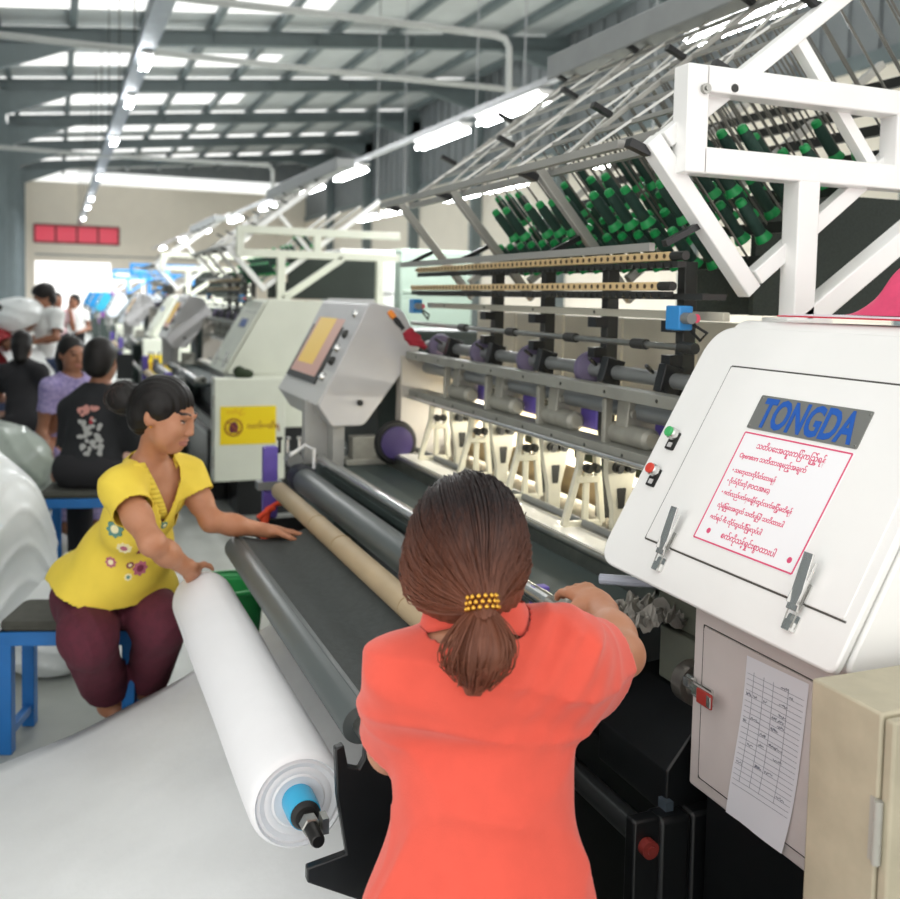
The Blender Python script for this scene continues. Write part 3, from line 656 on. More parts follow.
b = MB(); b.bar(CP(2.04, -.13, .22), CP(3.9, -.13, .22), .016, .02); b.build('front_rail', creel_grey, cr)
for k in range(4):
    y = 2.25+k*.47
    for s in (1, -1):
        b = MB(); b.bar(CP(y-.2*s, .02, .425), CP(y+.2*s, 1.1, .425), .007, .007); b.build('cross_wire', mat('wire_light', 'd0d0cc', .4, .4), cr)
b = MB(); b.bar((2.05, 1.2, 2.66), (2.05, 3.86, 2.66), .14, .07); b.bar((1.98, 1.2, 2.65), (1.98, 3.86, 2.65), .012, .1); b.build('cable_duct', mat('duct_grey', '9da0a0', .5, .2, noise=.08), cr, bevel=.02)
for j in range(7):
    b = MB(); b.bar(CP(2.03, .1+.16*j, 0), CP(3.84, .1+.16*j, 0), .02, .03); b.build('peg_rail', dark_metal, cr)
pin_m = mat('pin_steel', '6b6a64', .35, .7)
pin = MB(); pin.cyl(CP(2.06, .1, 0), CP(2.06, .1, .40), .0035, n=6); pin0 = pin.build('peg', pin_m, cr, smooth=60)
nb = []
for j in range(7):
    for k in range(14):
        y = 2.08+.085*k
        if j == 0 and k == 0: p = pin0; p.location = CP(y, .1, 0)-CP(2.06, .1, 0); continue
        p = pin0.copy(); COL.objects.link(p); p.parent = cr; p.location = CP(y, .1+.16*j, 0)-CP(2.06, .1, 0)
b = MB(); b.b2((1.86, 2.3, 1.62), (2.7, 2.32, 1.98)); b.b2((1.72, 2.45, 1.62), (2.2, 2.47, 1.76)); b.build('dark_netting', mat('net_dark', '39403c', .9, noise=.25, nscale=120), cr)
# ---- thread spools, each a thing of its own
sp_dark = mat('thread_dark_green', '183a30', .75, noise=.2, nscale=40, bump=.3, bscale=120); sp_green = mat('spool_green', '12904a', .4)
spool0 = None; SPOOLS = []
def make_spool(T, label, group):
    t = thing('thread_spool', label, 'spool', T.translation, group)
    b = MB(T); b.lathe([(.019, .012), (.024, .03), (.0235, .15), (.019, .172)], n=16); b.build('thread', sp_dark, t)
    b = MB(T); b.lathe([(.014, .0), (.034, .003), (.033, .012), (.024, .034), (.01, .034)], n=16); b.build('base_cone', sp_green, t)
    b = MB(T); b.lathe([(.019, .165), (.021, .172), (.019, .19), (.012, .196), (.008, .196)], n=14); b.build('top_cap', sp_green, t)
    return t
random.seed(11)
ST = lambda y, u, n: frame(CP(y, u, n), (0, 1, 0), CU.cross(Vector((0, 0, 0))) if 0 else (CN.cross(Vector((0, 1, 0)))))
rows = [(.06, .02, range(16)), (.06, .17, (0, 1, 3, 4, 5, 7, 8, 9, 10, 12, 13)), (.17, .02, range(17)), (.17, .17, (0, 1, 2, 6, 7, 9, 10, 13, 14, 15)), (.29, .02, range(17)), (.29, .17, (0, 1, 2, 5, 6, 7, 10)), (.42, .02, (0, 1, 2, 3, 4, 5, 8, 9, 12, 13)), (.56, .02, (0, 1, 4))]
base_T = ST(2.08, .06, .02) @ Matrix.Scale(.68, 4)
for u, n, ks in rows:
    for k in ks:
        y = 2.08+.085*k
        lab = ('dark green thread spool with bright green ends, set high on its creel peg' if n > .1 else 'dark green thread spool with bright green ends, standing low on its creel peg')
        grp = 'thread spools high on the creel pegs' if n > .1 else 'thread spools low on the creel pegs'
        if spool0 is None: spool0 = make_spool(base_T, lab, grp); continue
        c = copy_tree(spool0, CP(y, u, n)-base_T.translation); c['label'] = lab; c['group'] = grp; SPOOLS.append((c, y, u, n))
# ---- the machines further down the hall
FIRST = dict(end=ec, box=jb, control=cc, bed=qm, gantry=gf, creel=cr)
ORD = ['second', 'third', 'fourth', 'fifth', 'sixth', 'seventh']
m_blue = mat('blue_cabinet', '1b8fd0', .45); m_teal = mat('teal_cabinet', '2fa6c8', .45); m_pur = mat('purple_cabinet', '7a3f8f', .45); m_dk = mat('dark_cabinet', '5e625c', .5); m_lt = mat('pale_cabinet', 'dfe6ee', .45)
yellow_sign = mat('sign_yellow', 'f6d80e', .5)
for i in range(6):
    off = Vector((0, 6.1*(i+1), 0)); nth = ORD[i]
    e = copy_tree(ec, off, skip=('notice_sheet', 'push_button')); 
    for ch in e.children:
        if ch.name.startswith('upper_housing') or ch.name.startswith('sloped_panel') or ch.name.startswith('panel_door') or ch.name.startswith('lower_housing'):
            recolour(ch, [cream_paint, cream_paint, m_lt, m_dk, m_pur, m_blue][i])
    e['label'] = ['cream end cabinet of the second machine, behind the box with the yellow notice', 'cream end cabinet of the third machine, just left of its sloped control cabinet',
                  'pale end cabinet of the fourth machine, next along the row after the cream ones', 'dark grey end cabinet of the fifth machine', 'purple end cabinet of the sixth machine', 'blue end cabinet of the seventh machine'][i]
    if i < 3:
        j = copy_tree(jb, off); j['label'] = ['cream box with a yellow hand-stop notice on the second machine', 'cream box with a partly hidden yellow notice on the third machine', 'small cream box on the fourth machine'][i]
        j.location.z -= .05; WLOC[j.name].z -= .05
        for ch in j.children:
            if ch.name.startswith('housing') or ch.name.startswith('door'): recolour(ch, cream_paint)
        if i < 2:
            y = .972+off.y
            b = MB(); b.b2((1.09, y-.003, .57), (1.49, y, .845)); sg = b.build('warning_notice', yellow_sign, j, smooth=0)
            b = MB(); rr = [( .06*math.cos(a*.2094), .06*math.sin(a*.2094)) for a in range(30)]
            b.tube([(1.185+p, y-.005, .695+q) for p, q in rr], .006, 6, True); b.tube([(1.145, y-.006, .735), (1.225, y-.006, .655)], .005, 6); b.build('ban_ring', mat('notice_brown', '9c5a1e', .6), sg)
            b = MB(); b.prism(rpoly([(1.16, .655), (1.21, .655), (1.22, .70), (1.2, .74), (1.165, .73), (1.15, .69)], .01), y-.006, y-.003); b.build('hand_symbol', mat('notice_maroon', '6e2a3a', .6), sg)
            text('notice_lettering', 'လက်မထိရ', .05, frame((1.28, y-.004, .685), (1, 0, 0), (0, 0, 1)), MATS['notice_brown'], sg, off=.001)
            text('notice_heading', 'သတိပြု', .035, frame((1.13, y-.004, .795), (1, 0, 0), (0, 0, 1)), mat('notice_amber', 'd99a1e', .6), sg)
    c = copy_tree(cc, off); c['label'] = f'grey-white sloped control cabinet at the far end of the {nth} machine'
    if i > 1:
        for ch in c.children:
            if ch.name.startswith('housing') or ch.name.startswith('face_panel'): recolour(ch, [m_lt, m_lt, m_lt, m_teal, m_blue, m_blue][i])
    g = copy_tree(gf, off); g['label'] = ['pale box-section gantry frame standing over the second machine', 'pale gantry frame over the third machine, left of the second', 'blue gantry frame over the fourth machine',
                 'blue gantry frame over the fifth machine, the most distant coloured one', 'hazy gantry frame over the sixth machine', 'hazy gantry frame over the seventh machine'][i]
    if i in (2, 3):
        for ch in g.children: recolour(ch, mat('gantry_blue', '2f8fd6', .45))
    elif i < 2:
        for ch in g.children: recolour(ch, cream_paint)
    if i < 2:
        q = copy_tree(qm, off, skip=('stitching_arm', 'wedge_bracket', 'drive_cover', 'crumpled', 'air_hose', 'gear_box', 'hand_wheel', 'work_light', 'purple_block', 'guide_arm', 'stop_button', 'back_panel', 'fly_wheel'))
        q['label'] = f'bed of the {nth} quilting machine with its dark rollers, seen edge-on'
        k = copy_tree(cr, off, skip=('peg.', 'peg')); k['label'] = f'thread creel of thin grey rails over the {nth} machine'
for c, y, u, n in SPOOLS:
    if n > .1 or int(round((y-2.08)/.085)) % 2: continue
    s = copy_tree(c, (0, 6.1, 0), skip=('base_cone', 'top_cap')) if 0 else copy_tree(c, (0, 6.1, 0))
    s['label'] = 'green thread spool on the creel of the second machine'; s['group'] = 'thread spools on the second creel'
# ================================================================ PEOPLE: implicit surfaces meshed as one skin
def unit(v): v = np.asarray(v, float); return v/np.linalg.norm(v)
CRn = np.array(CR)
def K(x, y, D):      # a point at depth D along the lens axis
    return np.array([0, 0, 1.65]) + CRn @ (np.array([x-450., 360.-y, -983.])*D/983.)
class Field:
    def __init__(s, lo, hi, h):
        s.h = h; s.lo = np.array(lo, float); s.n = (np.ceil((np.array(hi)-s.lo)/h)).astype(int)+1
        s.f = np.full(s.n, 9., np.float32)
    def region(s, lo, hi):
        a = np.clip(np.floor((np.array(lo)-s.lo)/s.h).astype(int), 0, s.n); b = np.clip(np.ceil((np.array(hi)-s.lo)/s.h).astype(int)+1, 0, s.n)
        if (b <= a).any(): return None
        ax = [s.lo[i]+np.arange(a[i], b[i])*s.h for i in range(3)]
        return tuple(slice(a[i], b[i]) for i in range(3)), np.meshgrid(*ax, indexing='ij')
    def _mix(s, sl, d, k, sub):
        o = s.f[sl]
        if sub:
            d = -d; hh = np.maximum(k-np.abs(o-d), 0)/k if k > 0 else 0
            s.f[sl] = np.maximum(o, d) + (hh*hh*k*.25 if k > 0 else 0)
        else:
            hh = np.maximum(k-np.abs(o-d), 0)/k if k > 0 else 0
            s.f[sl] = np.minimum(o, d) - (hh*hh*k*.25 if k > 0 else 0)
    def cone(s, p, q, r0, r1, k=.02, sub=False, flat=None):
        p = np.array(p, float); q = np.array(q, float); R = max(r0, r1)+k+.03
        g = s.region(np.minimum(p, q)-R, np.maximum(p, q)+R)
        if g is None: return s
        sl, (X, Y, Z) = g; d = q-p; L2 = d@d+1e-9
        t = np.clip(((X-p[0])*d[0]+(Y-p[1])*d[1]+(Z-p[2])*d[2])/L2, 0, 1)
        dx, dy, dz = X-p[0]-t*d[0], Y-p[1]-t*d[1], Z-p[2]-t*d[2]
        if flat is not None:      # squash along a direction
            n, c = flat; w = (dx*n[0]+dy*n[1]+dz*n[2])*(1/c-1); dx, dy, dz = dx+w*n[0], dy+w*n[1], dz+w*n[2]
        dist = np.sqrt(dx*dx+dy*dy+dz*dz)-(r0+(r1-r0)*t)
        if flat is not None: dist = dist*max(flat[1], .5)
        s._mix(sl, dist.astype(np.float32), k, sub); return s
    def ell(s, c, rad, ax=None, k=.02, sub=False):
        c = np.array(c, float); rad = np.array(rad, float); R = rad.max()+k+.03
        g = s.region(c-R, c+R)
        if g is None: return s
        sl, (X, Y, Z) = g; A = np.eye(3) if ax is None else np.array([unit(v) for v in ax])
        P = [(X-c[0])*A[i, 0]+(Y-c[1])*A[i, 1]+(Z-c[2])*A[i, 2] for i in range(3)]
        k0 = np.sqrt(sum((P[i]/rad[i])**2 for i in range(3))); k1 = np.sqrt(sum((P[i]/rad[i]**2)**2 for i in range(3)))+1e-6
        s._mix(sl, (k0*(k0-1)/k1).astype(np.float32), k, sub); return s
    def wrinkle(s, fn):
        m = np.abs(s.f) < .04
        ix = np.argwhere(m); P = s.lo+ix*s.h
        s.f[m] += fn(P).astype(np.float32); return s
    def mesh(s):
        f = s.f; ins = f < 0
        c = [ins[i:i+f.shape[0]-1, j:j+f.shape[1]-1, k:k+f.shape[2]-1] for i in (0, 1) for j in (0, 1) for k in (0, 1)]
        su = sum(x.astype(np.int8) for x in c); act = np.argwhere((su > 0) & (su < 8))
        idx = np.full(su.shape, -1, np.int64); idx[act[:, 0], act[:, 1], act[:, 2]] = np.arange(len(act))
        off = np.array([(i, j, k) for i in (0, 1) for j in (0, 1) for k in (0, 1)])
        V = np.stack([f[act[:, 0]+o[0], act[:, 1]+o[1], act[:, 2]+o[2]] for o in off], 1).astype(float)
        acc = np.zeros((len(act), 3)); cnt = np.zeros(len(act))
        for a in range(8):
            for b in range(a+1, 8):
                if np.abs(off[a]-off[b]).sum() != 1: continue
                m = (V[:, a] < 0) != (V[:, b] < 0); t = np.where(m, V[:, a]/np.where(m, V[:, a]-V[:, b], 1), 0)
                acc[m] += (off[a]+t[:, None]*(off[b]-off[a]))[m]; cnt[m] += 1
        vs = s.lo+(act+acc/cnt[:, None])*s.h
        quads = []
        for axis in range(3):
            sl0 = [slice(None)]*3; sl1 = [slice(None)]*3; sl0[axis] = slice(0, -1); sl1[axis] = slice(1, None)
            A = ins[tuple(sl0)]; B = ins[tuple(sl1)]; e = np.argwhere(A != B)
            u, w = [i for i in range(3) if i != axis]
            e = e[(e[:, u] > 0) & (e[:, w] > 0) & (e[:, u] < f.shape[u]-1) & (e[:, w] < f.shape[w]-1)]
            def cell(du, dw):
                q = e.copy(); q[:, u] -= du; q[:, w] -= dw; return idx[q[:, 0], q[:, 1], q[:, 2]]
            Q = np.stack([cell(1, 1), cell(0, 1), cell(0, 0), cell(1, 0)], 1)
            fl = A[e[:, 0], e[:, 1], e[:, 2]]
            if axis == 1: fl = ~fl
            Q[~fl] = Q[~fl][:, ::-1]; quads.append(Q)
        return vs, np.concatenate(quads)
    def build(s, name, mats, parent, keep=None, pick=None, solid=0, relax=0):
        vs, Q = s.mesh()
        fc = vs[Q].mean(1)
        if keep is not None:
            m = keep(fc); Q = Q[m]; fc = fc[m]
            used = np.unique(Q); mp = np.full(len(vs), -1); mp[used] = np.arange(len(used)); vs = vs[used]; Q = mp[Q]
        me = bpy.data.meshes.new(name); o = np.array(WLOC.get(parent.name, Vector())) if parent is not None else np.zeros(3)
        me.from_pydata((vs-o).tolist(), [], Q.tolist())
        ms = mats if isinstance(mats, (list, tuple)) else [mats]
        for m in ms: me.materials.append(m)
        if pick is not None: me.polygons.foreach_set('material_index', pick(fc).astype(np.int32))
        me.polygons.foreach_set('use_smooth', [True]*len(me.polygons)); me.update()
        ob = link(name, me, parent)
        if relax:
            sm = ob.modifiers.new('relax', 'SMOOTH'); sm.iterations = relax; sm.factor = .5
        if solid:
            md = ob.modifiers.new('cloth', 'SOLIDIFY'); md.thickness = solid; md.offset = -1
        return ob

def folds(amp, seed=0, sc=1., dirn=(0, 0, 1)):
    r = np.random.RandomState(seed); W_ = [(r.randn(3)*14*sc, r.rand()*6) for _ in range(5)]; d = np.array(dirn, float)
    def fn(P):
        t = sum(np.sin(P@w+p+1.5*np.sin(P@w2*.6+p2)) for (w, p), (w2, p2) in zip(W_, W_[1:]+W_[:1]))
        u = np.abs(np.sin((P@d)*38*sc+2.5*np.sin(P@W_[0][0]*.7)+1.5*np.sin(P@W_[1][0]*.5)))
        return amp*(t*.25-.6*(1-u)**2)
    return fn

def skin_mat(name, c, c2):
    m = mat(name, c, .5, noise=.06, nscale=18, bump=.04, bscale=160, col2=c2); b = m.node_tree.nodes['Principled BSDF']
    b.inputs['Subsurface Weight'].default_value = .12; b.inputs['Subsurface Radius'].default_value = (.012, .005, .003); return m
skin_a = skin_mat('skin_warm', 'b98263', 'b07757'); skin_b = skin_mat('skin_brown', '9a6a50', '8f5f46')
lip_m = mat('lips', 'a2685a', .45); brow_m = mat('brow', '2c201c', .8); eye_w = mat('eye_white', 'cfc8c2', .3); eye_d = mat('eye_dark', '1c1412', .3)
def hair_mat(name, top, low, z0, z1):
    m = bpy.data.materials.new(name); m.use_nodes = True; nt = m.node_tree; b = nt.nodes['Principled BSDF']; b.inputs['Roughness'].default_value = .5
    b.inputs['Specular IOR Level'].default_value = .35
    tc = nt.nodes.new('ShaderNodeTexCoord'); sp = nt.nodes.new('ShaderNodeSeparateXYZ'); nt.links.new(tc.outputs['Object'], sp.inputs[0])
    mr = nt.nodes.new('ShaderNodeMapRange'); mr.inputs[1].default_value = z0; mr.inputs[2].default_value = z1; nt.links.new(sp.outputs[2], mr.inputs[0])
    n = nt.nodes.new('ShaderNodeTexNoise'); n.inputs['Scale'].default_value = 1; n.inputs['Detail'].default_value = 4
    mp = nt.nodes.new('ShaderNodeMapping'); mp.inputs['Scale'].default_value = (170, 170, 14); nt.links.new(tc.outputs['Object'], mp.inputs[0]); nt.links.new(mp.outputs[0], n.inputs['Vector'])
    ad = nt.nodes.new('ShaderNodeMath'); ad.operation = 'MULTIPLY_ADD'; ad.inputs[1].default_value = .7; ad.inputs[2].default_value = -.35; nt.links.new(n.outputs[0], ad.inputs[0])
    a2 = nt.nodes.new('ShaderNodeMath'); a2.operation = 'ADD'; nt.links.new(ad.outputs[0], a2.inputs[0]); nt.links.new(mr.outputs[0], a2.inputs[1])
    r = nt.nodes.new('ShaderNodeValToRGB'); r.color_ramp.elements[0].color = lin(low); r.color_ramp.elements[1].color = lin(top)
    nt.links.new(a2.outputs[0], r.inputs[0]); nt.links.new(r.outputs[0], b.inputs['Base Color'])
    bp = nt.nodes.new('ShaderNodeBump'); bp.inputs['Strength'].default_value = .35; bp.inputs['Distance'].default_value = .004; nt.links.new(n.outputs[0], bp.inputs['Height']); nt.links.new(bp.outputs[0], b.inputs['Normal'])
    return m
black_hair = hair_mat('black_hair', '15110f', '241b18', -1, 1)

class Head:
    """c: centre of the skull, fwd: where the face looks, up: crown direction"""
    def __init__(s, c, fwd, up=(0, 0, 1), k=1.):
        s.c = np.array(c, float); s.f = unit(fwd); u = np.array(up, float); u = u-s.f*(u@s.f); s.u = unit(u); s.r = np.cross(s.f, s.u); s.k = k   # s.r: the person's right
    def P(s, r, f, u): return s.c+(s.r*r+s.f*f+s.u*u)*s.k
    def add(s, F):
        k = s.k; ax = (s.r, s.f, s.u)
        F.ell(s.P(0, -.012, .022), np.array((.074, .093, .088))*k, ax, .02)
        F.ell(s.P(0, .03, -.03), np.array((.062, .058, .082))*k, ax, .03)
        F.ell(s.P(0, .052, -.088), np.array((.03, .028, .022))*k, ax, .03)
        for q in (-1, 1):
            F.ell(s.P(q*.038, .062, -.03), np.array((.027, .024, .026))*k, ax, .02); F.ell(s.P(q*.042, .035, -.062), np.array((.022, .03, .026))*k, ax, .025)
            F.ell(s.P(q*.033, .092, .004), np.array((.017, .012, .011))*k, ax, .006, True)
            F.ell(s.P(q*.032, .075, .003), np.array((.0135, .0135, .0115))*k, ax, .004)
            F.cone(s.P(q*.014, .092, .02), s.P(q*.046, .08, .022), .007*k, .006*k, .012)
            F.ell(s.P(q*.074, -.006, -.006), np.array((.009, .02, .031))*k, (s.r+s.f*.3*q, s.f, s.u), .006)
            F.ell(s.P(q*.082, .002, -.004), np.array((.006, .011, .018))*k, (s.r+s.f*.3*q, s.f, s.u), .004, True)
            F.ell(s.P(q*.011, .094, -.036), np.array((.008, .009, .006))*k, ax, .006)
        F.cone(s.P(0, .088, .008), s.P(0, .101, -.031), .008*k, .0095*k, .012)
        F.ell(s.P(0, .088, -.060), np.array((.021, .011, .0065))*k, ax, .008); F.ell(s.P(0, .086, -.072), np.array((.018, .011, .0075))*k, ax, .008)
        F.ell(s.P(0, .102, -.0655), np.array((.024, .014, .0016))*k, ax, .003, True)
    def pick(s, fc):
        d = (fc-s.c)/s.k; r = d@s.r; f = d@s.f; u = d@s.u; a = np.abs(r); m = np.zeros(len(fc), int)
        m[(f > .07) & (((r/.023)**2+((u+.066)/.0125)**2) < 1)] = 1
        b = u-(.024+.004*np.cos((a-.034)*60)); m[(f > .04) & (a > .014) & (a < .052) & (np.abs(b) < .003)] = 2
        e = ((a-.032)/.0125)**2+((u+.0)/.0024)**2; m[(f > .06) & (e < 1)] = 3
        m[(f > .06) & (((a-.032)/.0135)**2+((u-.0055)/.0028)**2 < 1)] = 2
        m[(f > .06) & (((a-.032)/.0052)**2+((u-.0)/.003)**2 < 1)] = 4
        return m
def hand(F, wrist, tip, palm_n, thumb, s=1., curl=.5):
    """wrist -> tip: finger direction; palm_n: where the palm faces; thumb: the side it leaves on"""
    w = np.array(wrist, float); d = unit(np.array(tip)-w); n = np.array(palm_n, float); n = unit(n-d*(n@d)); t = np.cross(d, n); t = t*np.sign(t@np.array(thumb, float))
    k0 = w+d*.085*s
    F.cone(w-d*.02*s, w+d*.03*s, .026*s, .03*s, .015, flat=(n, .75)); 
    for q in (-.024, -.008, .008, .024): F.cone(w+d*.015*s+t*q*.7*s, k0+t*q*s, .015*s, .0105*s, .012)
    for q, L in ((.027, .066), (.009, .074), (-.009, .069), (-.026, .054)):
        a = k0+t*q*s; L *= s; c1, c2 = curl*.6, curl*1.3
        p1 = a+(d*math.cos(c1*.6)+n*math.sin(c1*.6)+t*q*2)*L*.45; p2 = p1+(d*math.cos(c1+.3*curl)+n*math.sin(c1+.3*curl))*L*.32; p3 = p2+(d*math.cos(c2)+n*math.sin(c2))*L*.25
        F.cone(a, p1, .0098*s, .0088*s, .004); F.cone(p1, p2, .0088*s, .008*s, .004); F.cone(p2, p3, .008*s, .0068*s, .004)
    a = w+d*.022*s+t*.022*s; b = a+(d*.55+t*.75+n*.3)*.04*s; c = b+(d*.85+t*.35+n*.35)*.03*s; e = c+(d*.95+n*.3)*.024*s
    F.cone(a, b, .015*s, .0115*s, .012); F.cone(b, c, .0112*s, .0095*s, .004); F.cone(c, e, .0095*s, .0075*s, .004)
def limb(F, a, b, c, r, k=.025):
    """upper, lower: with muscle taper"""
    a, b, c = (np.array(v, float) for v in (a, b, c))
    F.cone(a, a+(b-a)*.55, r[0], r[1], k); F.cone(a+(b-a)*.5, b, r[1], r[2], k)
    F.cone(b, b+(c-b)*.4, r[2], r[3], k); F.cone(b+(c-b)*.35, c, r[3], r[4], k)
def foot(F, ankle, toe, s=1.):
    a = np.array(ankle, float); t = np.array(toe, float); d = unit(t-a)
    F.cone(a, a-d*.03*s+np.array((0, 0, -.04*s)), .033*s, .03*s, .03); F.cone(a+np.array((0, 0, -.03*s)), t, .035*s, .026*s, .03); F.ell(t, (.036*s, .036*s, .022*s), None, .02)
def bbox(J, pad=.2):
    P = np.array([v for v in J.values()]); return P.min(0)-pad, P.max(0)+pad
def strands(name, paths, r, m, parent, n=4):
    b = MB()
    for p in paths: b.tube(p, r, n)
    return b.build(name, m, parent, smooth=80, fix=False)

# ---------------------------------------------------------------- woman in the coral shirt, seen from behind
random.seed(2); np.random.seed(2)
J = dict(head=K(468, 556, 1.52), neck=K(476, 622, 1.49), ls=K(408, 676, 1.47), rs=K(558, 668, 1.52), re=K(622, 655, 1.73), rw=K(600, 606, 1.93), lel=K(392, 748, 1.60), lw=K(452, 735, 1.88),
         chest=K(478, 745, 1.47), waist=K(478, 855, 1.42), pelvis=K(470, 960, 1.40))
fwd = unit((.42, .9, 0)); rt = unit((.9, -.42, 0)); up = np.array((0, 0, 1.))
J['rh'] = J['pelvis']+rt*.09+up*-.03; J['lh'] = J['pelvis']-rt*.09+up*-.03
J['rk'] = J['rh']+fwd*.38+up*-.06+rt*.0; J['lk'] = J['lh']+fwd*.38+up*-.06-rt*.0
J['ra'] = np.array([*(J['rk']-fwd*.06)[:2], .1]); J['la'] = np.array([*(J['lk']-fwd*.06)[:2], .1])
P_cor = thing('person', 'person in a coral-red shirt with a ponytail, seen from behind, reaching into the machine', 'person', (float(J['pelvis'][0]), float(J['pelvis'][1]), 0))
HB = Head(J['head'], fwd*.85+np.array((.05, 0, -.38)), up)
lo, hi = bbox(J, .16); F = Field(lo, hi, .0055)
HB.add(F); F.cone(J['neck']-up*.03, J['head']+np.array((0, 0, -.05))-fwd*.0, .05, .047, .03)
F.ell(J['chest']+fwd*.09, (.122, .09, .15), (rt, fwd, up), .05); F.ell(J['waist']+fwd*.09, (.105, .085, .14), (rt, fwd, up), .06); F.ell(J['pelvis']+fwd*.06, (.16, .12, .12), (rt, fwd, up), .06)
F.cone(J['ls'], J['neck']-up*.03, .045, .05, .04); F.cone(J['rs'], J['neck']-up*.03, .045, .05, .04)
limb(F, J['rs'], J['re'], J['rw'], (.048, .043, .036, .038, .024)); limb(F, J['ls'], J['lel'], J['lw'], (.048, .043, .036, .038, .024))
hand(F, J['rw'], K(572, 585, 2.03), (.2, .2, -1), (-.5, .6, .4), .95, .75); hand(F, J['lw'], J['lw']+fwd*.1+rt*.03, -up, rt, .95, .6)
for q in 'rl':
    limb(F, J[q+'h']+fwd*.05, J[q+'k'], J[q+'a'], (.085, .075, .055, .052, .034), .04); foot(F, J[q+'a'], J[q+'a']+fwd*.15-up*.06)
F.build('body', [skin_a, lip_m, brow_m, eye_w, eye_d], P_cor, pick=HB.pick, relax=2)
# shirt
coral = mat('coral_cotton', 'dd5341', .85, noise=.05, nscale=30, bump=.12, bscale=420, sheen=.2)
F = Field(lo, hi, .0055); ar = J['re']-J['rs']; al = J['lel']-J['ls']
F.ell(J['chest']+fwd*.085+up*.01, (.142, .115, .17), (rt, fwd, up), .05); F.ell(J['waist']+fwd*.085, (.138, .12, .16), (rt, fwd, up), .07); F.ell(J['pelvis']+fwd*.05+up*.02, (.172, .15, .13), (rt, fwd, up), .07)
F.cone(J['ls'], J['neck']-up*.035, .054, .06, .06); F.cone(J['rs'], J['neck']-up*.035, .056, .056, .05)
F.cone(J['rs'], J['rs']+ar*.6, .058, .060, .05); F.cone(J['rs']+ar*.2-up*.025, J['rs']+ar*.52-up*.03, .052, .052, .04)
F.cone(J['ls'], J['ls']+al*.95, .054, .052, .04); F.cone(J['ls']+al*.3, J['ls']+al*.9-rt*.006, .05, .054, .03)
F.cone(J['ls']+rt*.08-fwd*.02, J['rs']-rt*.08-fwd*.02, .05, .05, .06)
F.wrinkle(folds(.015, 8, .5, (.55, .1, .8))).wrinkle(folds(.006, 12, .8, (.75, .2, -.6)))
F.wrinkle(lambda P: -.004*np.exp(-((P-K(560, 650, 1.45))**2).sum(1)/.008)*np.sin((P@unit((.8, -.2, -.6)))*150))
rn, ln = unit(ar), unit(al)
def keep(fc):
    a = ((fc-(J['rs']+ar*.50))@rn < 0) | (((fc-J['rs'])@rt) < -.0) | (np.linalg.norm(fc-(J['rs']+ar*.7), axis=1) > .12)
    b = ((fc-(J['ls']+al*.78))@ln < 0) | (np.linalg.norm(fc-(J['ls']+al*.9), axis=1) > .11)
    n = (fc-(J['neck']+np.array((0, 0, -.004))))@unit(up*.9-fwd*.32) < 0
    n = n | (np.linalg.norm(fc-J['neck'], axis=1) > .082)
    return a & b & n & (fc[:, 2] > J['pelvis'][2]-.06)
F.build('shirt', coral, P_cor, keep=keep, solid=.004, relax=5)
# collar: a folded band round the neck
b = MB(); nc = J['neck']+fwd*.012+up*.0; cr_ = []
def colf(u, v):
    a = u*2*math.pi; rr = .07+.018*(v-.35)*(1 if v > .35 else -1)
    h = (.028-.1*abs(v-.35)) if v < .35 else (.028-.075*(v-.35))
    c = nc+rt*(math.cos(a)*rr*1.04)+fwd*(math.sin(a)*rr*.92)+up*(h-.03*math.sin(a)+.006*math.sin(a*3))
    return tuple(c)
b.grid(colf, 40, 8); o = b.build('collar', coral, P_cor, smooth=70, fix=False); md = o.modifiers.new('cloth', 'SOLIDIFY'); md.thickness = .004
# dark trousers
F = Field(lo, hi, .009)
F.ell(J['pelvis']+fwd*.05-up*.03, (.15, .13, .11), (rt, fwd, up), .05)
for q in 'rl':
    F.cone(J[q+'h']+fwd*.06-up*.02, J[q+'k'], .085, .075, .05); F.cone(J[q+'k'], J[q+'a'], .075, .06, .04)
F.build('trousers', mat('dark_trousers', '2b2a33', .85, bump=.1, bscale=200), P_cor, keep=lambda fc: (fc[:, 2] > .12) & (fc[:, 2] < J['pelvis'][2]+.06), solid=.004)
# hair: swept back to a low ponytail
auburn = hair_mat('auburn_hair', '1c1213', '6f4230', 1.225, 1.36)
F = Field(J['head']-.3, J['head']+.25, .0055); T0 = K(482, 604, 1.375); T1 = K(486, 650, 1.355); T2 = K(474, 688, 1.38); A3 = (HB.r, HB.f, HB.u)
F.ell(HB.P(0, -.022, .028), (.084, .099, .093), A3, .02); F.ell(HB.P(0, -.055, -.035), (.079, .062, .072), A3, .04)
F.cone(HB.P(0, -.07, -.045), T0, .058, .016, .03); F.ell(HB.P(.06, -.02, -.03), (.027, .05, .058), A3, .03); F.ell(HB.P(-.06, -.02, -.03), (.027, .05, .058), A3, .03)
F.cone(T0, T1, .015, .030, .01); F.cone(T1, T2, .030, .013, .02); F.cone(T1, K(470, 674, 1.375), .025, .014, .02)
hd = lambda P: .0016*np.sin(np.arctan2((P-HB.c)@HB.r, (P-HB.c)@HB.u)*52+2*np.sin(P@HB.f*25)) + .001*np.sin(P[:, 0]*420+3*np.sin(P[:, 2]*40))
F.wrinkle(hd); FH = F
F.build('hair', auburn, P_cor, keep=lambda fc: (((fc-HB.c)@HB.f) < .05) | (((fc-HB.c)@HB.u) > .065), relax=1)
paths = []
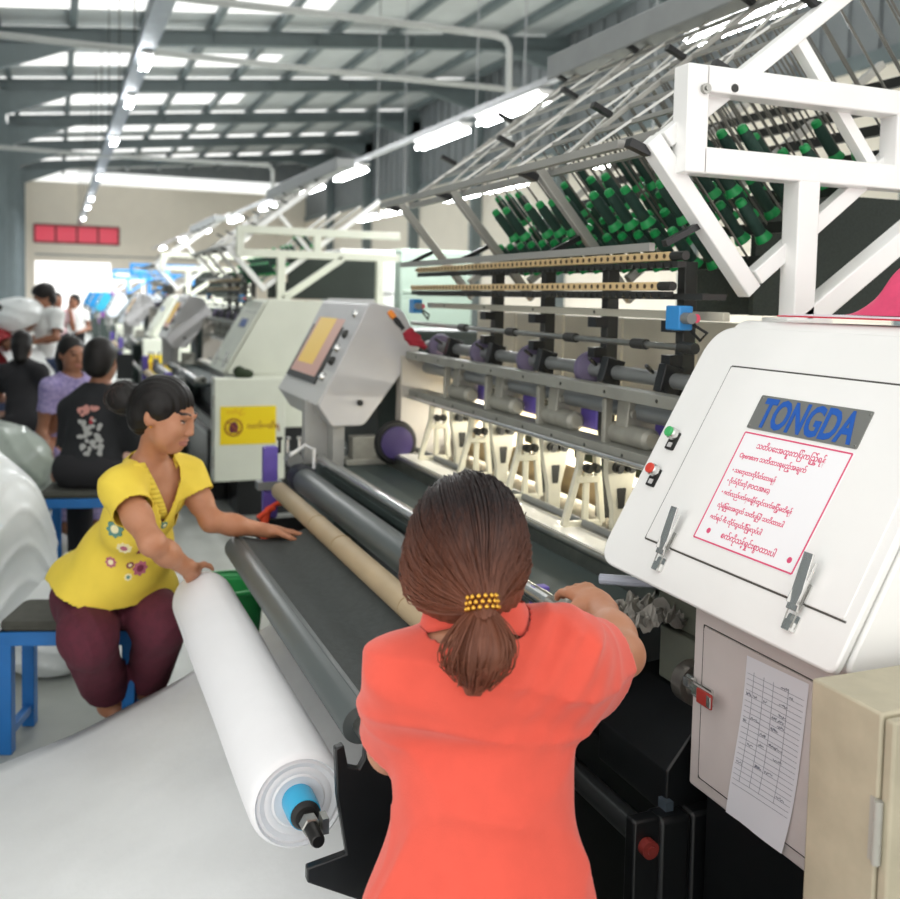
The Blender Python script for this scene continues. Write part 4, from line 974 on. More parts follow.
for i in range(620):
    th = random.uniform(-1.45, 1.45); ph = random.uniform(-1.1, 1.0)
    S = unit(HB.r*math.sin(th)+HB.u*math.cos(th)*.95+HB.f*ph*.6); E = unit(T0+HB.f*.02-HB.P(0, -.03, .01)); pts = []
    n = 11; om = math.acos(max(-1, min(1, S@E))); lift = random.uniform(.001, .004)
    for k in range(n):
        t = k/(n-1); d = (S*math.sin((1-t)*om)+E*math.sin(t*om))/math.sin(om)
        e = np.array((.083, .099, .093)); loc = np.array((d@HB.r, d@HB.f, d@HB.u)); rr = 1/np.linalg.norm(loc/e)
        wid = 1+.06*math.sin(t*math.pi)
        p = HB.P(0, -.03, .018)+d*(rr*wid+lift); w = max(0, (t-.8)/.2)**1.3
        pts.append(tuple(p*(1-w)+(T0+HB.r*random.uniform(-.012, .012)*.5)*w))
    q = np.array(pts)
    for k in range(n):      # lift every strand onto the hair surface
        dd = unit(q[k]-HB.P(0, -.03, .0))
        for _ in range(14):
            ix = tuple(np.clip(np.round((q[k]-FH.lo)/FH.h).astype(int), 0, FH.n-1))
            if FH.f[ix] > .0012+lift*.4: break
            q[k] = q[k]+dd*.0025
    paths.append([tuple(v) for v in q])
for i in range(200):
    a = random.uniform(0, 6.28); rr = math.sqrt(random.random()); rv = rt*math.cos(a)*rr-fwd*abs(math.sin(a))*rr
    e = T2 if random.random() < .6 else K(462, 672, 1.375)
    paths.append([tuple(T0*(1-t)**2+2*t*(1-t)*(T1+rv*.05)+t*t*(e+rv*.02*random.random())+rv*(.009+.017*math.sin(t*math.pi))) for t in np.linspace(0, random.uniform(.85, 1.04), 9)])
strands('hair_strands', paths, .0009, auburn, P_cor, 4)
gold = mat('gold_beads', 'd9a648', .25, 1); b = MB()
ta = unit(T1-T0); tx = unit(np.cross(ta, fwd)); ty = np.cross(ta, tx)
for ring in range(3):
    for k in range(15):
        a = k/15*2*math.pi+ring*.2; c = T0+ta*(ring*.0075-.009)+(tx*math.cos(a)+ty*math.sin(a))*.0225
        b.lathe([(.0008, -.004), (.0034, -.002), (.0038, 0), (.0034, .002), (.0008, .004)], Matrix.Translation(tuple(c)), 8)
o = b.build('beaded_hair_tie', gold, P_cor, smooth=80)

# ---------------------------------------------------------------- woman in the yellow blouse, seated by the white roll
J = dict(head=K(165, 414, 3.14), neck=K(150, 462, 3.20), rs=K(122, 489, 3.08), ls=K(187, 477, 3.32), re=K(152, 543, 2.93), rw=K(190, 570, 3.12), le=K(211, 521, 3.30), lw=K(268, 531, 3.40),
         chest=K(146, 505, 3.26), waist=K(118, 555, 3.40), pelvis=K(104, 588, 3.50), rk=K(88, 638, 3.22), lk=K(162, 622, 3.36), ra=K(110, 700, 3.58), la=K(147, 684, 3.63))
fwd = unit((.62, -.78, 0)); rt = np.cross(fwd, up); sp = unit(J['neck']-J['pelvis']); fq = unit(fwd-sp*(fwd@sp))
J['rh'] = J['pelvis']+rt*.085; J['lh'] = J['pelvis']-rt*.085
P_yel = thing('person', 'person in a yellow blouse and maroon trousers seated on a blue stool by the rollers', 'person', (float(J['pelvis'][0]), float(J['pelvis'][1]), 0))
HY = Head(J['head'], np.array((.80, -.56, -.25)), (0.05, 0, 1), 1.02)
lo, hi = bbox(J, .16); F = Field(lo, hi, .005)
HY.add(F); F.cone(J['neck'], HY.P(0, -.012, -.05), .046, .045, .025)
F.ell(J['chest'], (.135, .095, .15), (rt, fq, sp), .05); F.ell(J['waist'], (.12, .09, .13), (rt, fq, sp), .06); F.ell(J['pelvis'], (.165, .12, .11), (rt, fq, sp), .06)
for q in 'rl':
    F.cone(J[q+'s'], J['neck']-sp*.03, .045, .05, .04); limb(F, J[q+'h'], J[q+'k'], J[q+'a'], (.085, .075, .055, .05, .033), .04); foot(F, J[q+'a'], J[q+'a']+fwd*.13+np.array((0, 0, -.07)), .95)
limb(F, J['rs'], J['re'], J['rw'], (.047, .042, .036, .036, .024)); limb(F, J['ls'], J['le'], J['lw'], (.045, .04, .034, .034, .023))
hand(F, J['rw'], K(203, 592, 3.24), (.8, -.2, -.5), (0, -.5, .8), .9, .6); hand(F, J['lw'], K(292, 533, 3.43), (.1, -.3, -1), (0, -1, .3), .95, .5)
F.build('body', [skin_a, lip_m, brow_m, eye_w, eye_d], P_yel, pick=HY.pick, relax=1)
yel = mat('yellow_cotton', 'ecd04a', .8, noise=.04, nscale=20, bump=.1, bscale=300)
F = Field(lo, hi, .006); ar = J['re']-J['rs']; al = J['le']-J['ls']
F.ell(J['chest'], (.152, .118, .165), (rt, fq, sp), .05); F.ell(J['waist']+fq*.02, (.185, .155, .17), (rt, fq, sp), .07); F.ell(J['pelvis']+sp*.04+fq*.05, (.205, .19, .13), (rt, fq, sp), .06)
for q in 'rl': F.cone(J[q+'h']+up*.02, J[q+'h']+(J[q+'k']-J[q+'h'])*.42+up*.012, .128, .122, .06)
F.cone(J['rs'], J['neck']-sp*.03, .055, .055, .05); F.cone(J['ls'], J['neck']-sp*.03, .055, .055, .05)
F.cone(J['rs'], J['rs']+ar*.62, .063, .066, .04); F.cone(J['ls'], J['ls']+al*.62, .06, .062, .04)
F.wrinkle(folds(.008, 9, .7, (.5, .2, .8)))
rn, ln = unit(ar), unit(al); vb = J['neck']+fq*.06-sp*.1
def keep(fc):
    a = ((fc-(J['rs']+ar*.42))@rn < 0) | (np.linalg.norm(fc-(J['rs']+ar*.62), axis=1) > .115)
    b = ((fc-(J['ls']+al*.42))@ln < 0) | (np.linalg.norm(fc-(J['ls']+al*.62), axis=1) > .11)
    d = fc-J['neck']; u = d@sp; r_ = np.abs(d@rt); f_ = d@fq
    v = (f_ > -.02) & (u > -.135+r_*2.3) & (r_ < .062) & (u < .2)
    n = (np.linalg.norm(d-sp*.03, axis=1) < .075) & (u > -.012)
    w_ = (fc-J['pelvis'])@fwd; z_ = fc[:, 2]-J['pelvis'][2]; return a & b & ~v & ~n & (z_ > .075-.30*np.clip(w_+.02, 0, .5)+.008*np.sin(((fc-J['pelvis'])@rt)*25))
bl = F.build('blouse', yel, P_yel, keep=keep, solid=.004, relax=2)
# printed flowers on the blouse front: small fabric discs lying on the cloth
def on_cloth(px, py):
    d = CRn @ np.array([px-450., 360.-py, -983.]); d = d/np.linalg.norm(d); o = np.array([0, 0, 1.65]); off = np.array(WLOC[P_yel.name])
    bpy.context.view_layer.update()
    hit, loc, nor, _ = bl.ray_cast(Vector(o-off), Vector(d)); return (np.array(loc)+off, np.array(nor)) if hit else (None, None)
fl_cols = [mat('print_teal', '5f8f86', .8), mat('print_rose', 'b5657a', .8), mat('print_cream', 'f0e6b8', .8), mat('print_maroon', '7c3048', .8)]
for px, py, r, m, m2 in ((115, 529, .027, 0, 2), (124, 548, .022, 2, 1), (111, 562, .018, 1, 2), (143, 550, .02, 3, 1), (140, 568, .024, 1, 3), (130, 565, .012, 3, 2), (164, 525, .012, 0, 2), (160, 510, .012, 0, 2), (128, 577, .012, 2, 0)):
    p, n = on_cloth(px, py)
    if p is None: continue
    if n@(np.array([0, 0, 1.65])-p) < 0: n = -n
    x = unit(np.cross(n, (0, 0, 1))); T = frame(tuple(p+n*.0015), tuple(x), tuple(np.cross(n, x)))
    b = MB(T); nn = 20; b.prism([(r*(1+.13*math.cos(8*a))*math.cos(a), r*(1+.13*math.cos(8*a))*math.sin(a)) for a in [i*2*math.pi/48 for i in range(48)]], -.006, .001, 'z'); fo = b.build('printed_flower', fl_cols[m], bl, smooth=0)
    b = MB(T); b.lathe([(r*.55, .0008), (r*.5, .0016)], n=14); b.build('flower_eye', fl_cols[m2], fo, smooth=0)
# turned-down collar edges of the blouse
b = MB()
for sd in (1, -1):
    pts = []
    for t in np.linspace(0, 1, 14):
        u = .035-.165*t; r_ = sd*(.06*(1-t)**.7+.004); pts.append(J['neck']+sp*u+rt*r_+fq*(.03+.112*math.sin(min(1, t*1.15)*1.5)))
    for a, c in zip(pts[:-1], pts[1:]):
        wv = rt*sd*.038+sp*-.006; n0 = len(b.v)
        b.add([tuple(a), tuple(c), tuple(c+wv-fq*.008), tuple(a+wv-fq*.008)], [(0, 1, 2, 3)])
o = b.build('collar', yel, P_yel, smooth=80, fix=False); md = o.modifiers.new('cloth', 'SOLIDIFY'); md.thickness = .005
maroon = mat('maroon_cotton', '5a1f30', .85, noise=.2, nscale=40, bump=.12, bscale=200)
F = Field(lo, hi, .007); F.ell(J['pelvis']-sp*.01, (.185, .14, .125), (rt, fq, sp), .05)
for q in 'rl':
    F.cone(J[q+'h'], J[q+'k'], .105, .088, .05); F.cone(J[q+'k'], J[q+'a']+(J[q+'k']-J[q+'a'])*.12, .085, .075, .04)
F.wrinkle(folds(.009, 3, .8, (.7, .3, .5)))
F.build('trousers', maroon, P_yel, keep=lambda fc: ((((fc-J['pelvis'])@sp) < .11) | (((fc-J['pelvis'])@fwd) > .04)) & np.all([((fc-(J[q+'a']+(J[q+'k']-J[q+'a'])*.14))@unit(J[q+'a']-J[q+'k']) < 0) for q in 'rl'], axis=0), solid=.005, relax=1)
F = Field(HY.c-.3, HY.c+.25, .0045); A3 = (HY.r, HY.f, HY.u)
F.ell(HY.P(0, -.016, .03), (.083, .100, .092), A3, .02); F.ell(HY.P(0, -.06, -.02), (.074, .055, .07), A3, .03)
F.cone(HY.P(0, -.1, .02), HY.P(.005, -.13, .012), .035, .05, .02); F.ell(HY.P(.0, -.155, .008), (.056, .05, .055), A3, .015)
for q in (-1, 1): F.ell(HY.P(q*.066, .0, .032), (.02, .045, .04), A3, .02)
F.ell(HY.P(0, .1, -.014), (.064, .058, .064), A3, .008, True); F.ell(HY.P(0, .06, -.09), (.09, .07, .075), A3, .01, True)
F.wrinkle(lambda P: .0014*np.sin(((P-HY.c)@HY.r)*330+2*np.sin((P-HY.c)@HY.f*30)))
F.build('hair', black_hair, P_yel, relax=1)
paths = []
for i in range(60):
    a0 = random.uniform(0, 6.28); tl = random.uniform(-1, 1); c = HY.P(0, -.155, .008)
    ax_ = unit(HY.f*.8+HY.u*tl+HY.r*random.uniform(-.6, .6)); x = unit(np.cross(ax_, (0.3, .2, 1))); y = np.cross(ax_, x); rr = random.uniform(.05, .06); h = random.uniform(-.02, .02)
    paths.append([tuple(c+ax_*h+(x*math.cos(a0+t)+y*math.sin(a0+t))*rr) for t in np.linspace(0, random.uniform(1, 2.6), 9)])
strands('loose_strands', paths, .0006, mat('bun_brown', '3a2822', .5), P_yel, 3)
b = MB(); b.lathe([(.002, 0), (.0045, .002), (.0045, .005), (.001, .007)], Matrix.Translation(tuple(HY.P(.082, .008, -.036))), 10); b.build('ear_stud', gold, P_yel)

# ---------------------------------------------------------------- people further down the hall
def far_person(label, head, look, sh_r, pel, knees, ankles, arms, top, low, hair, h=.012, sleeves=.5, skin=skin_b, hem=-.05, hk=1., lowtop=.06):
    """arms: ((shoulder, elbow, wrist), ...)"""
    J_ = [head, pel, *knees, *ankles]+[p for a in arms for p in a]; P_ = np.array(J_); lo, hi = P_.min(0)-.22, P_.max(0)+.22
    r_ = unit(np.array(sh_r, float)); fw = np.cross(up, r_)
    t = thing('person', label, 'person', (float(pel[0]), float(pel[1]), 0))
    Hd = Head(head, look, up, hk); nk = head-up*.135-unit(look)*.02*0; ssp = unit(nk-pel); fq = unit(fw-ssp*(fw@ssp)); mid = nk+(pel-nk)*.35; wst = nk+(pel-nk)*.72
    F = Field(lo, hi, h); Hd.add(F); F.cone(nk-up*.02, Hd.P(0, -.01, -.05), .05, .046, .03)
    def torso(F, g):
        F.ell(mid, (.135+g, .095+g, .16+g), (r_, fq, ssp), .05); F.ell(wst, (.125+g, .09+g, .14+g), (r_, fq, ssp), .06); F.ell(pel, (.155+g, .115+g, .11+g), (r_, fq, ssp), .06)
        for a in arms: F.cone(a[0], nk-ssp*.03, .045+g, .05+g, .04)
    torso(F, 0)
    for a in arms:
        limb(F, a[0], a[1], a[2], (.046, .042, .035, .036, .025)); d = unit(np.array(a[2])-np.array(a[1])); hand(F, a[2], a[2]+d*.1, -up if abs(d[2]) < .8 else fw, fw if abs(d[2]) < .8 else fw+r_*.3, .95, .6)
    for i in (0, 1):
        hp = pel+r_*(.085 if i == 0 else -.085); limb(F, hp, knees[i], ankles[i], (.085, .075, .055, .05, .034), .04); foot(F, ankles[i], ankles[i]+fw*.14-up*.06)
    F.build('body', [skin, lip_m, brow_m, eye_w, eye_d], t, pick=Hd.pick)
    F = Field(lo, hi, h); torso(F, .018)
    for a in arms: F.cone(a[0], a[0]+(a[1]-a[0])*(sleeves+.25), .06, .062, .04)
    F.wrinkle(folds(.007, 4, .7))
    def kp(fc):
        m = (((fc-pel)@ssp) > hem) & ((np.linalg.norm(fc-nk, axis=1) > .08) | (((fc-nk)@ssp) < .0))
        for a in arms: m &= (((fc-(a[0]+(a[1]-a[0])*sleeves))@unit(a[1]-a[0])) < 0) | (np.linalg.norm(fc-(a[0]+(a[1]-a[0])*(sleeves+.25)), axis=1) > .11)
        return m
    sh = F.build('shirt', top, t, keep=kp, solid=.006)
    F = Field(lo, hi, h); F.ell(pel, (.175, .135, .12), (r_, fq, ssp), .05)
    for i in (0, 1):
        hp = pel+r_*(.085 if i == 0 else -.085); F.cone(hp, knees[i], .1, .08, .05); F.cone(knees[i], ankles[i], .08, .065, .04)
    F.build('trousers', low, t, keep=lambda fc: (fc[:, 2] > .13) & (((fc-pel)@ssp) < lowtop), solid=.006)
    F = Field(head-.3, head+.25, min(h, .009)); A_ = (Hd.r, Hd.f, Hd.u); F.ell(Hd.P(0, -.022, .03), np.array((.085, .098, .095))*hk, A_, .02); F.ell(Hd.P(0, -.06, -.03), np.array((.075, .05, .07))*hk, A_, .03)
    if hair == 'long': F.cone(Hd.P(0, -.07, -.04), Hd.P(0, -.07, -.13), .07, .055, .03)
    if hair == 'puffy': F.ell(Hd.P(0, -.01, .055), (.1, .11, .085), A_, .02)
    F.ell(Hd.P(0, .092, -.012), np.array((.07, .06, .07))*hk, A_, .01, True); F.ell(Hd.P(0, .06, -.09), np.array((.095, .07, .075))*hk, A_, .01, True)
    F.build('hair', black_hair, t)
    return t, Hd, sh
k_ = lambda x, y, z: np.array((x, y, z), float)
def D3(x, y, z): return k_(x, y, z)
black_cotton = mat('black_cotton', '1f2023', .85, noise=.1, nscale=30); lilac = mat('lilac_print', 'a99cc4', .8, noise=.0, nscale=45, col2='7f74a6'); white_cotton = mat('white_cotton', 'e9ebe9', .85); dark_cloth = mat('dark_cloth', '262528', .9)
pk_ = mat('pink_cotton', 'd8b4b8', .85); red_cl = mat('red_cotton', '9c2a30', .85); denim = mat('denim', '2f3a55', .85)
# black T-shirt, back to the camera, on a blue stool
hd = K(101, 360, 5.3)
tb, Hb, shb = far_person('person in a black T-shirt with a pale print, back turned, on a blue stool', hd, (.35, .93, -.12), (.95, -.25, 0), k_(hd[0]-.06, hd[1]-.1, .70), (k_(hd[0]+.2, hd[1]+.3, .66), k_(hd[0]-.1, hd[1]+.35, .66)), (k_(hd[0]+.2, hd[1]+.25, .1), k_(hd[0]-.1, hd[1]+.3, .1)),
    ((K(128, 412, 5.25), K(140, 462, 5.35), K(150, 475, 5.5)), (K(72, 410, 5.3), K(68, 462, 5.3), K(78, 470, 5.55))), black_cotton, dark_cloth, 'short', h=.009, sleeves=.7)
# pale print on the back of the T-shirt
bpy.context.view_layer.update()
gp = [mat('print_grey', 'a9a9a6', .8), mat('print_pink', 'c98f86', .8), mat('print_red', 'a8323c', .8)]
def on_mesh(ob, par, px, py):
    d = CRn @ np.array([px-450., 360.-py, -983.]); d = d/np.linalg.norm(d); off = np.array(WLOC[par.name]); hit, loc, nor, _ = ob.ray_cast(Vector(np.array([0, 0, 1.65])-off), Vector(d)); return (np.array(loc)+off, -d) if hit else (None, None)
b = MB(); random.seed(5)
for i in range(46):
    u, v = random.uniform(-1, 1), random.uniform(-1, 1); px, py = 90+u*13*(1-.25*abs(v)), 431+v*24
    b.mi = 0 if v > -.45 else 1
    if abs(u) < .25 and -.5 < v < -.2: b.mi = 2
    p, n = on_mesh(shb, tb, px, py)
    if p is None: continue
    x = unit(np.cross(n, (0, 0, 1))); y = np.cross(n, x); rr = random.uniform(.012, .024)
    b.T = frame(tuple(p+n*.004), tuple(x), tuple(y)); b.prism(rpoly([(rr*random.uniform(.5, 1)*math.cos(a), rr*random.uniform(.6, 1.1)*math.sin(a)) for a in np.linspace(0, 5.3, 6)], rr*.2, 2), -.012, .001, 'z')
b.T = Matrix.Identity(4); b.build('shirt_print', gp, shb, smooth=0)
# lilac dress, seated facing the camera
hd = K(72, 354, 6.6)
far_person('person in a lilac patterned dress, facing the aisle beside the black T-shirt', hd, (.45, -.87, -.1), (-.85, -.5, 0), k_(hd[0]-.08, hd[1]+.12, .62), (k_(hd[0]-.02, hd[1]-.2, .52), k_(hd[0]+.14, hd[1]-.2, .54)), (k_(hd[0]-.05, hd[1]-.12, .1), k_(hd[0]+.14, hd[1]-.12, .1)),
    ((K(50, 388, 6.5), K(42, 432, 6.5), K(50, 462, 6.4)), (K(84, 383, 6.75), K(92, 425, 6.7), K(84, 450, 6.5))), lilac, lilac, 'long', h=.011, sleeves=.55)
# standing, white T-shirt, holding a white bundle
hd = K(44, 297, 9.6)
far_person('person standing in a white T-shirt and dark trousers, turned left, carrying white bundles', hd, (-.9, -.2, -.3), (.25, -.97, 0), k_(hd[0]+.05, hd[1], .93), (k_(hd[0]+.06, hd[1]-.1, .5), k_(hd[0]+.02, hd[1]+.1, .5)), (k_(hd[0]+.1, hd[1]-.1, .1), k_(hd[0]+.06, hd[1]+.1, .1)),
    ((K(57, 315, 9.5), K(56, 338, 9.4), K(34, 342, 9.4)), (K(46, 315, 9.8), K(44, 338, 9.9), K(26, 338, 9.9))), white_cotton, denim, 'puffy', h=.014, sleeves=.7)
# stooping, dark clothes
hd = K(22, 345, 8.2)
far_person('person in dark clothes sitting low with back turned, in front of the white bundles', hd, (.1, .95, -.3), (.99, -.1, 0), k_(hd[0]+.02, hd[1]-.25, .55), (k_(hd[0]+.2, hd[1]+.2, .55), k_(hd[0]-.2, hd[1]+.2, .55)), (k_(hd[0]+.2, hd[1]+.2, .1), k_(hd[0]-.2, hd[1]+.2, .1)),
    ((K(40, 372, 8.1), K(46, 396, 8.2), K(36, 400, 8.5)), (K(4, 372, 8.1), K(-2, 396, 8.2), K(6, 400, 8.5))), dark_cloth, dark_cloth, 'long', h=.014, sleeves=.7)
hd = K(2, 318, 9.3)
far_person('person at the left edge in dark red sleeves reaching towards the white bundles', hd, (.9, .1, -.3), (.1, -.99, 0), k_(hd[0]-.05, hd[1], .9), (k_(hd[0]-.05, hd[1]-.1, .5), k_(hd[0]-.05, hd[1]+.1, .5)), (k_(hd[0]-.05, hd[1]-.1, .1), k_(hd[0]-.05, hd[1]+.1, .1)),
    ((K(-2, 338, 9.2), K(8, 345, 9.0), K(26, 331, 8.95)), (K(0, 335, 9.5), K(8, 345, 9.7), K(22, 335, 9.75))), red_cl, denim, 'short', h=.016, sleeves=.9)
hd = K(57, 300, 15.5)
far_person('person in a pale pink top standing in the bright doorway light', hd, (.3, -.9, 0), (-.95, -.3, 0), k_(hd[0], hd[1], .92), (k_(hd[0]-.1, hd[1]-.02, .5), k_(hd[0]+.1, hd[1]-.02, .5)), (k_(hd[0]-.1, hd[1], .1), k_(hd[0]+.1, hd[1], .1)),
    ((hd+k_(-.17, 0, -.22), hd+k_(-.22, 0, -.48), hd+k_(-.1, -.2, -.5)), (hd+k_(.17, 0, -.22), hd+k_(.24, -.05, -.46), hd+k_(.2, -.1, -.2))), pk_, dark_cloth, 'long', h=.02)
hd = K(74, 301, 16.5)
far_person('person in a white top with reddish hair, most distant figure in the aisle', hd, (-.6, -.7, 0), (-.8, .6, 0), k_(hd[0], hd[1], .92), (k_(hd[0]-.1, hd[1]-.02, .5), k_(hd[0]+.1, hd[1]-.02, .5)), (k_(hd[0]-.1, hd[1], .1), k_(hd[0]+.1, hd[1], .1)),
    ((hd+k_(-.17, 0, -.22), hd+k_(-.22, 0, -.48), hd+k_(-.3, -.2, -.5)), (hd+k_(.17, 0, -.22), hd+k_(.24, -.05, -.46), hd+k_(.1, -.3, -.5))), white_cotton, dark_cloth, 'short', h=.02)
# ================================================================ LOOSE THINGS
# roll of white cloth on its shaft
ro = thing('fabric_roll', 'big roll of white cloth on a black shaft with a blue core', 'roll', (.447, 2.5, .645))
TR = Matrix.Translation((.445, 1.85, .65)) @ rot_to((0, 1, 0)); L = 1.38; random.seed(9)
prof = [(.034, .012), (.05, .006), (.054, .009), (.062, .006), (.068, .009), (.078, .004), (.084, .007), (.088, 0), (.093, .004), (.097, .014)]
prof += [(.0985+.0008*math.sin(z*9), z) for z in np.linspace(.03, L-.03, 24)] + [(.095, L-.008), (.085, L), (.034, L)]
b = MB(); b.lathe(prof, TR, 64); b.build('cloth', fabric_white, ro, smooth=50)
b = MB(); b.lathe([(.026, -.05), (.031, -.048), (.033, -.03), (.033, .02), (.026, .02)], TR, 32); b.build('core_tube', cyan_plastic, ro)
b = MB(); b.lathe([(.0, -.062), (.022, -.06), (.029, -.05), (.029, -.02)], TR, 24); b.build('shaft_collar', black_rubber, ro)
b = MB(); b.lathe([(.011, -.15), (.0135, -.145), (.0135, L+.08)], TR, 16); b.build('shaft', mat('shaft_dark', '3a3938', .3, .8), ro)
b = MB(); b.lathe([(.016, -.1), (.019, -.098), (.019, -.075), (.016, -.072)], TR, 6); b.box((.447+.02, 1.745, .66), (.012, .03, .03)); b.build('shaft_chuck', steel, ro)
# slotted black roll stand
rs = thing('roll_stand', 'black slotted steel plate that carries the roll shaft beside the person in coral', 'stand', (.62, 1.76, .2))
pol = [(0.49, 0.794), (0.507, 0.799), (0.516, 0.755), (0.538, 0.747), (0.548, 0.765), (0.549, 0.803), (0.607, 0.75), (0.72, 0.75), (0.82, 0.6), (0.82, 0.1), (0.66, 0.1), (0.66, 0.42), (0.439, 0.542), (0.439, 0.57), (0.515, 0.583), (0.495, 0.699)]
b = MB(); b.prism(pol, 1.755, 1.775); b.build('slotted_plate', black_paint, rs, bevel=.003)
b = MB(); b.b2((.6, 1.70, 0), (.86, 1.83, .1)); b.build('foot', black_paint, rs)
b = MB(); b.b2((.465, 3.28, 0), (.50, 3.33, .6)); b.b2((.40, 3.28, .58), (.50, 3.33, .62)); b.b2((.3, 3.2, 0), (.62, 3.4, .03)); 
tag(b.build('roll_stand', black_paint, bevel=.003, loc=(.48, 3.3, 0)), 'black post carrying the far end of the white roll, before the person in yellow', 'stand')
# white web of cloth hanging from the machine towards the floor
def sheetf(u, v):
    y = 1.0+2.42*v
    x = -1.15+2.03*u
    tt = max(0, (x+.35))/1.23
    z = .05+.55*tt**1.45 + .004*math.sin(v*15+u*7)*(1-u) + .007*math.sin(u*11+v*4)*(1-u) + .002*math.sin(v*29+u*43)
    y += .06*math.sin(u*4)*(v > .99) - .1*max(0, .35-u)*(v)
    return (x, y, z)
b = MB(); b.grid(sheetf, 70, 80); o = tag(b.build('cloth_sheet', sheet_white, smooth=80, fix=False), 'wide sheet of white cloth sweeping from under the rollers down across the floor', 'cloth')
md = o.modifiers.new('thick', 'SOLIDIFY'); md.thickness = .004
# blue stools
def stool(x, y, rz, label, w=.42, d=.30, h=.44, rungs=True):
    t = thing('stool', label, 'stool', (x, y, 0)); T = Matrix.Translation((x, y, 0)) @ Matrix.Rotation(rz, 4, 'Z'); g = .045
    for sx in (-1, 1):
        for sy in (-1, 1):
            b = MB(T); b.box((sx*(w-g)/2, sy*(d-g)/2, h/2), (g, g, h)); b.build('leg', blue_paint, t, bevel=.003)
    b = MB(T)
    for s in (-1, 1): b.box((0, s*(d-g)/2, h-.025), (w, g+.002, .05)); b.box((s*(w-g)/2, 0, h-.0255), (g+.002, d, .05))
    b.build('seat_frame', blue_paint, t, bevel=.003)
    b = MB(T)
    for s in ((-1, 1) if rungs else (-1,)): b.box((s*(w-g)/2, 0, .07), (.03, d-g, .03))
    if rungs: b.box((0, (d-g)/2, .07), (w-g, .03, .03))
    b.build('stretcher', blue_paint, t, bevel=.003)
    b = MB(T); b.prism(rpoly([(-w/2, -d/2), (w/2, -d/2), (w/2, d/2), (-w/2, d/2)], .04), h, h+.035, 'z'); b.build('seat_pad', mat('seat_dark', '4a4a42', .85, noise=.2, nscale=25), t, bevel=.012)
    return t
stool(.075, 3.79, -.30, 'blue square-tube stool with a dark pad, under the person in yellow', .47, .28, .445, rungs=False)
ph = P_stool = K(101, 360, 5.3)
stool(float(ph[0])-.05, float(ph[1])-.1, -.2, 'blue stool under the person in the black T-shirt', .46, .34, .58)
stool(float(K(72, 354, 6.6)[0])-.1, float(K(72, 354, 6.6)[1])+.12, .3, 'blue stool under the person in the lilac dress', .4, .3, .5)
stool(float(K(22, 345, 8.2)[0])+.02, float(K(22, 345, 8.2)[1])-.27, .1, 'blue stool under the person in dark clothes', .4, .3, .42)
pe = P_cor.location; stool(pe.x+.02, pe.y+.02, -.43, 'blue stool under the person in coral', .4, .32, .50)
# white sacks
bag_m = mat('bag_white', 'eef1f0', .35, noise=.03, bump=.15, bscale=20, trans=.15); bag_g = mat('bag_clear', 'b8c2b8', .25, noise=.1, nscale=12, trans=.3)
def sack(label, blobs, lo, hi, m=bag_m, h=.012, amp=.014, seed=1, fl=True):
    t = thing('plastic_sack', label, 'sack', ((lo[0]+hi[0])/2, (lo[1]+hi[1])/2, 0))
    F = Field(lo, hi, h)
    for c, r in blobs: F.ell(c, r, None, .08)
    F.wrinkle(folds(amp*1.5, seed, .6, (.3, .3, .9)))
    if fl: F.f = np.maximum(F.f, (.004-(F.lo[2]+np.arange(F.n[2])*F.h))[None, None, :].astype(np.float32))
    F.build('film', m, t, relax=1); return t
sack('huge bulging white sack at the left edge behind the blue stool', [((-.52, 4.75, .58), (.50, .42, .44)), ((-.62, 4.7, .25), (.5, .4, .3)), ((-.26, 4.8, .35), (.27, .35, .36))], (-1.25, 4.1, -.03), (.25, 5.4, 1.3), seed=3)
sack('smaller white sack on the floor behind the legs of the person in yellow', [((.02, 4.55, .17), (.26, .22, .2)), ((.12, 4.6, .3), (.16, .18, .2))], (-.35, 4.2, -.03), (.45, 5, .62), seed=5)
sack('grey translucent sack with a yellow spot, beyond the huge white sack', [((-.36, 6.6, .4), (.36, .36, .44)), ((-.3, 6.4, .6), (.3, .3, .24))], (-1, 6, -.03), (.2, 7.2, 1.1), bag_g, .016, seed=7)
b = MB(Matrix.Translation(tuple(K(15, 436, 6.02)))); b.lathe([(.03, 0), (.026, .02), (.01, .03)], Matrix.Rotation(math.pi/2, 4, 'X'), 14)
tag(b.build('yellow_cap', mat('cap_yellow', 'e6c62a', .5), None, loc=tuple(K(15, 436, 6.02))), 'small yellow cap on the grey translucent sack', 'cap')
sack('white cloth bundle held by the standing person in white, upper one', [(K(22, 312, 9.5), (.2, .25, .14)), (K(12, 320, 9.4), (.2, .22, .16))], K(17, 318, 9.45)-.55, K(17, 318, 9.45)+.55, h=.016, seed=8, fl=False)
sack('white bundle heaped behind the dark-clothed seated person', [((-.55, 10.6, .45), (.45, .4, .5)), ((-.3, 10.4, .75), (.35, .35, .35)), ((-.6, 10.2, .95), (.35, .35, .3))], (-1.25, 9.9, -.03), (.25, 11.3, 1.4), h=.02, seed=9)
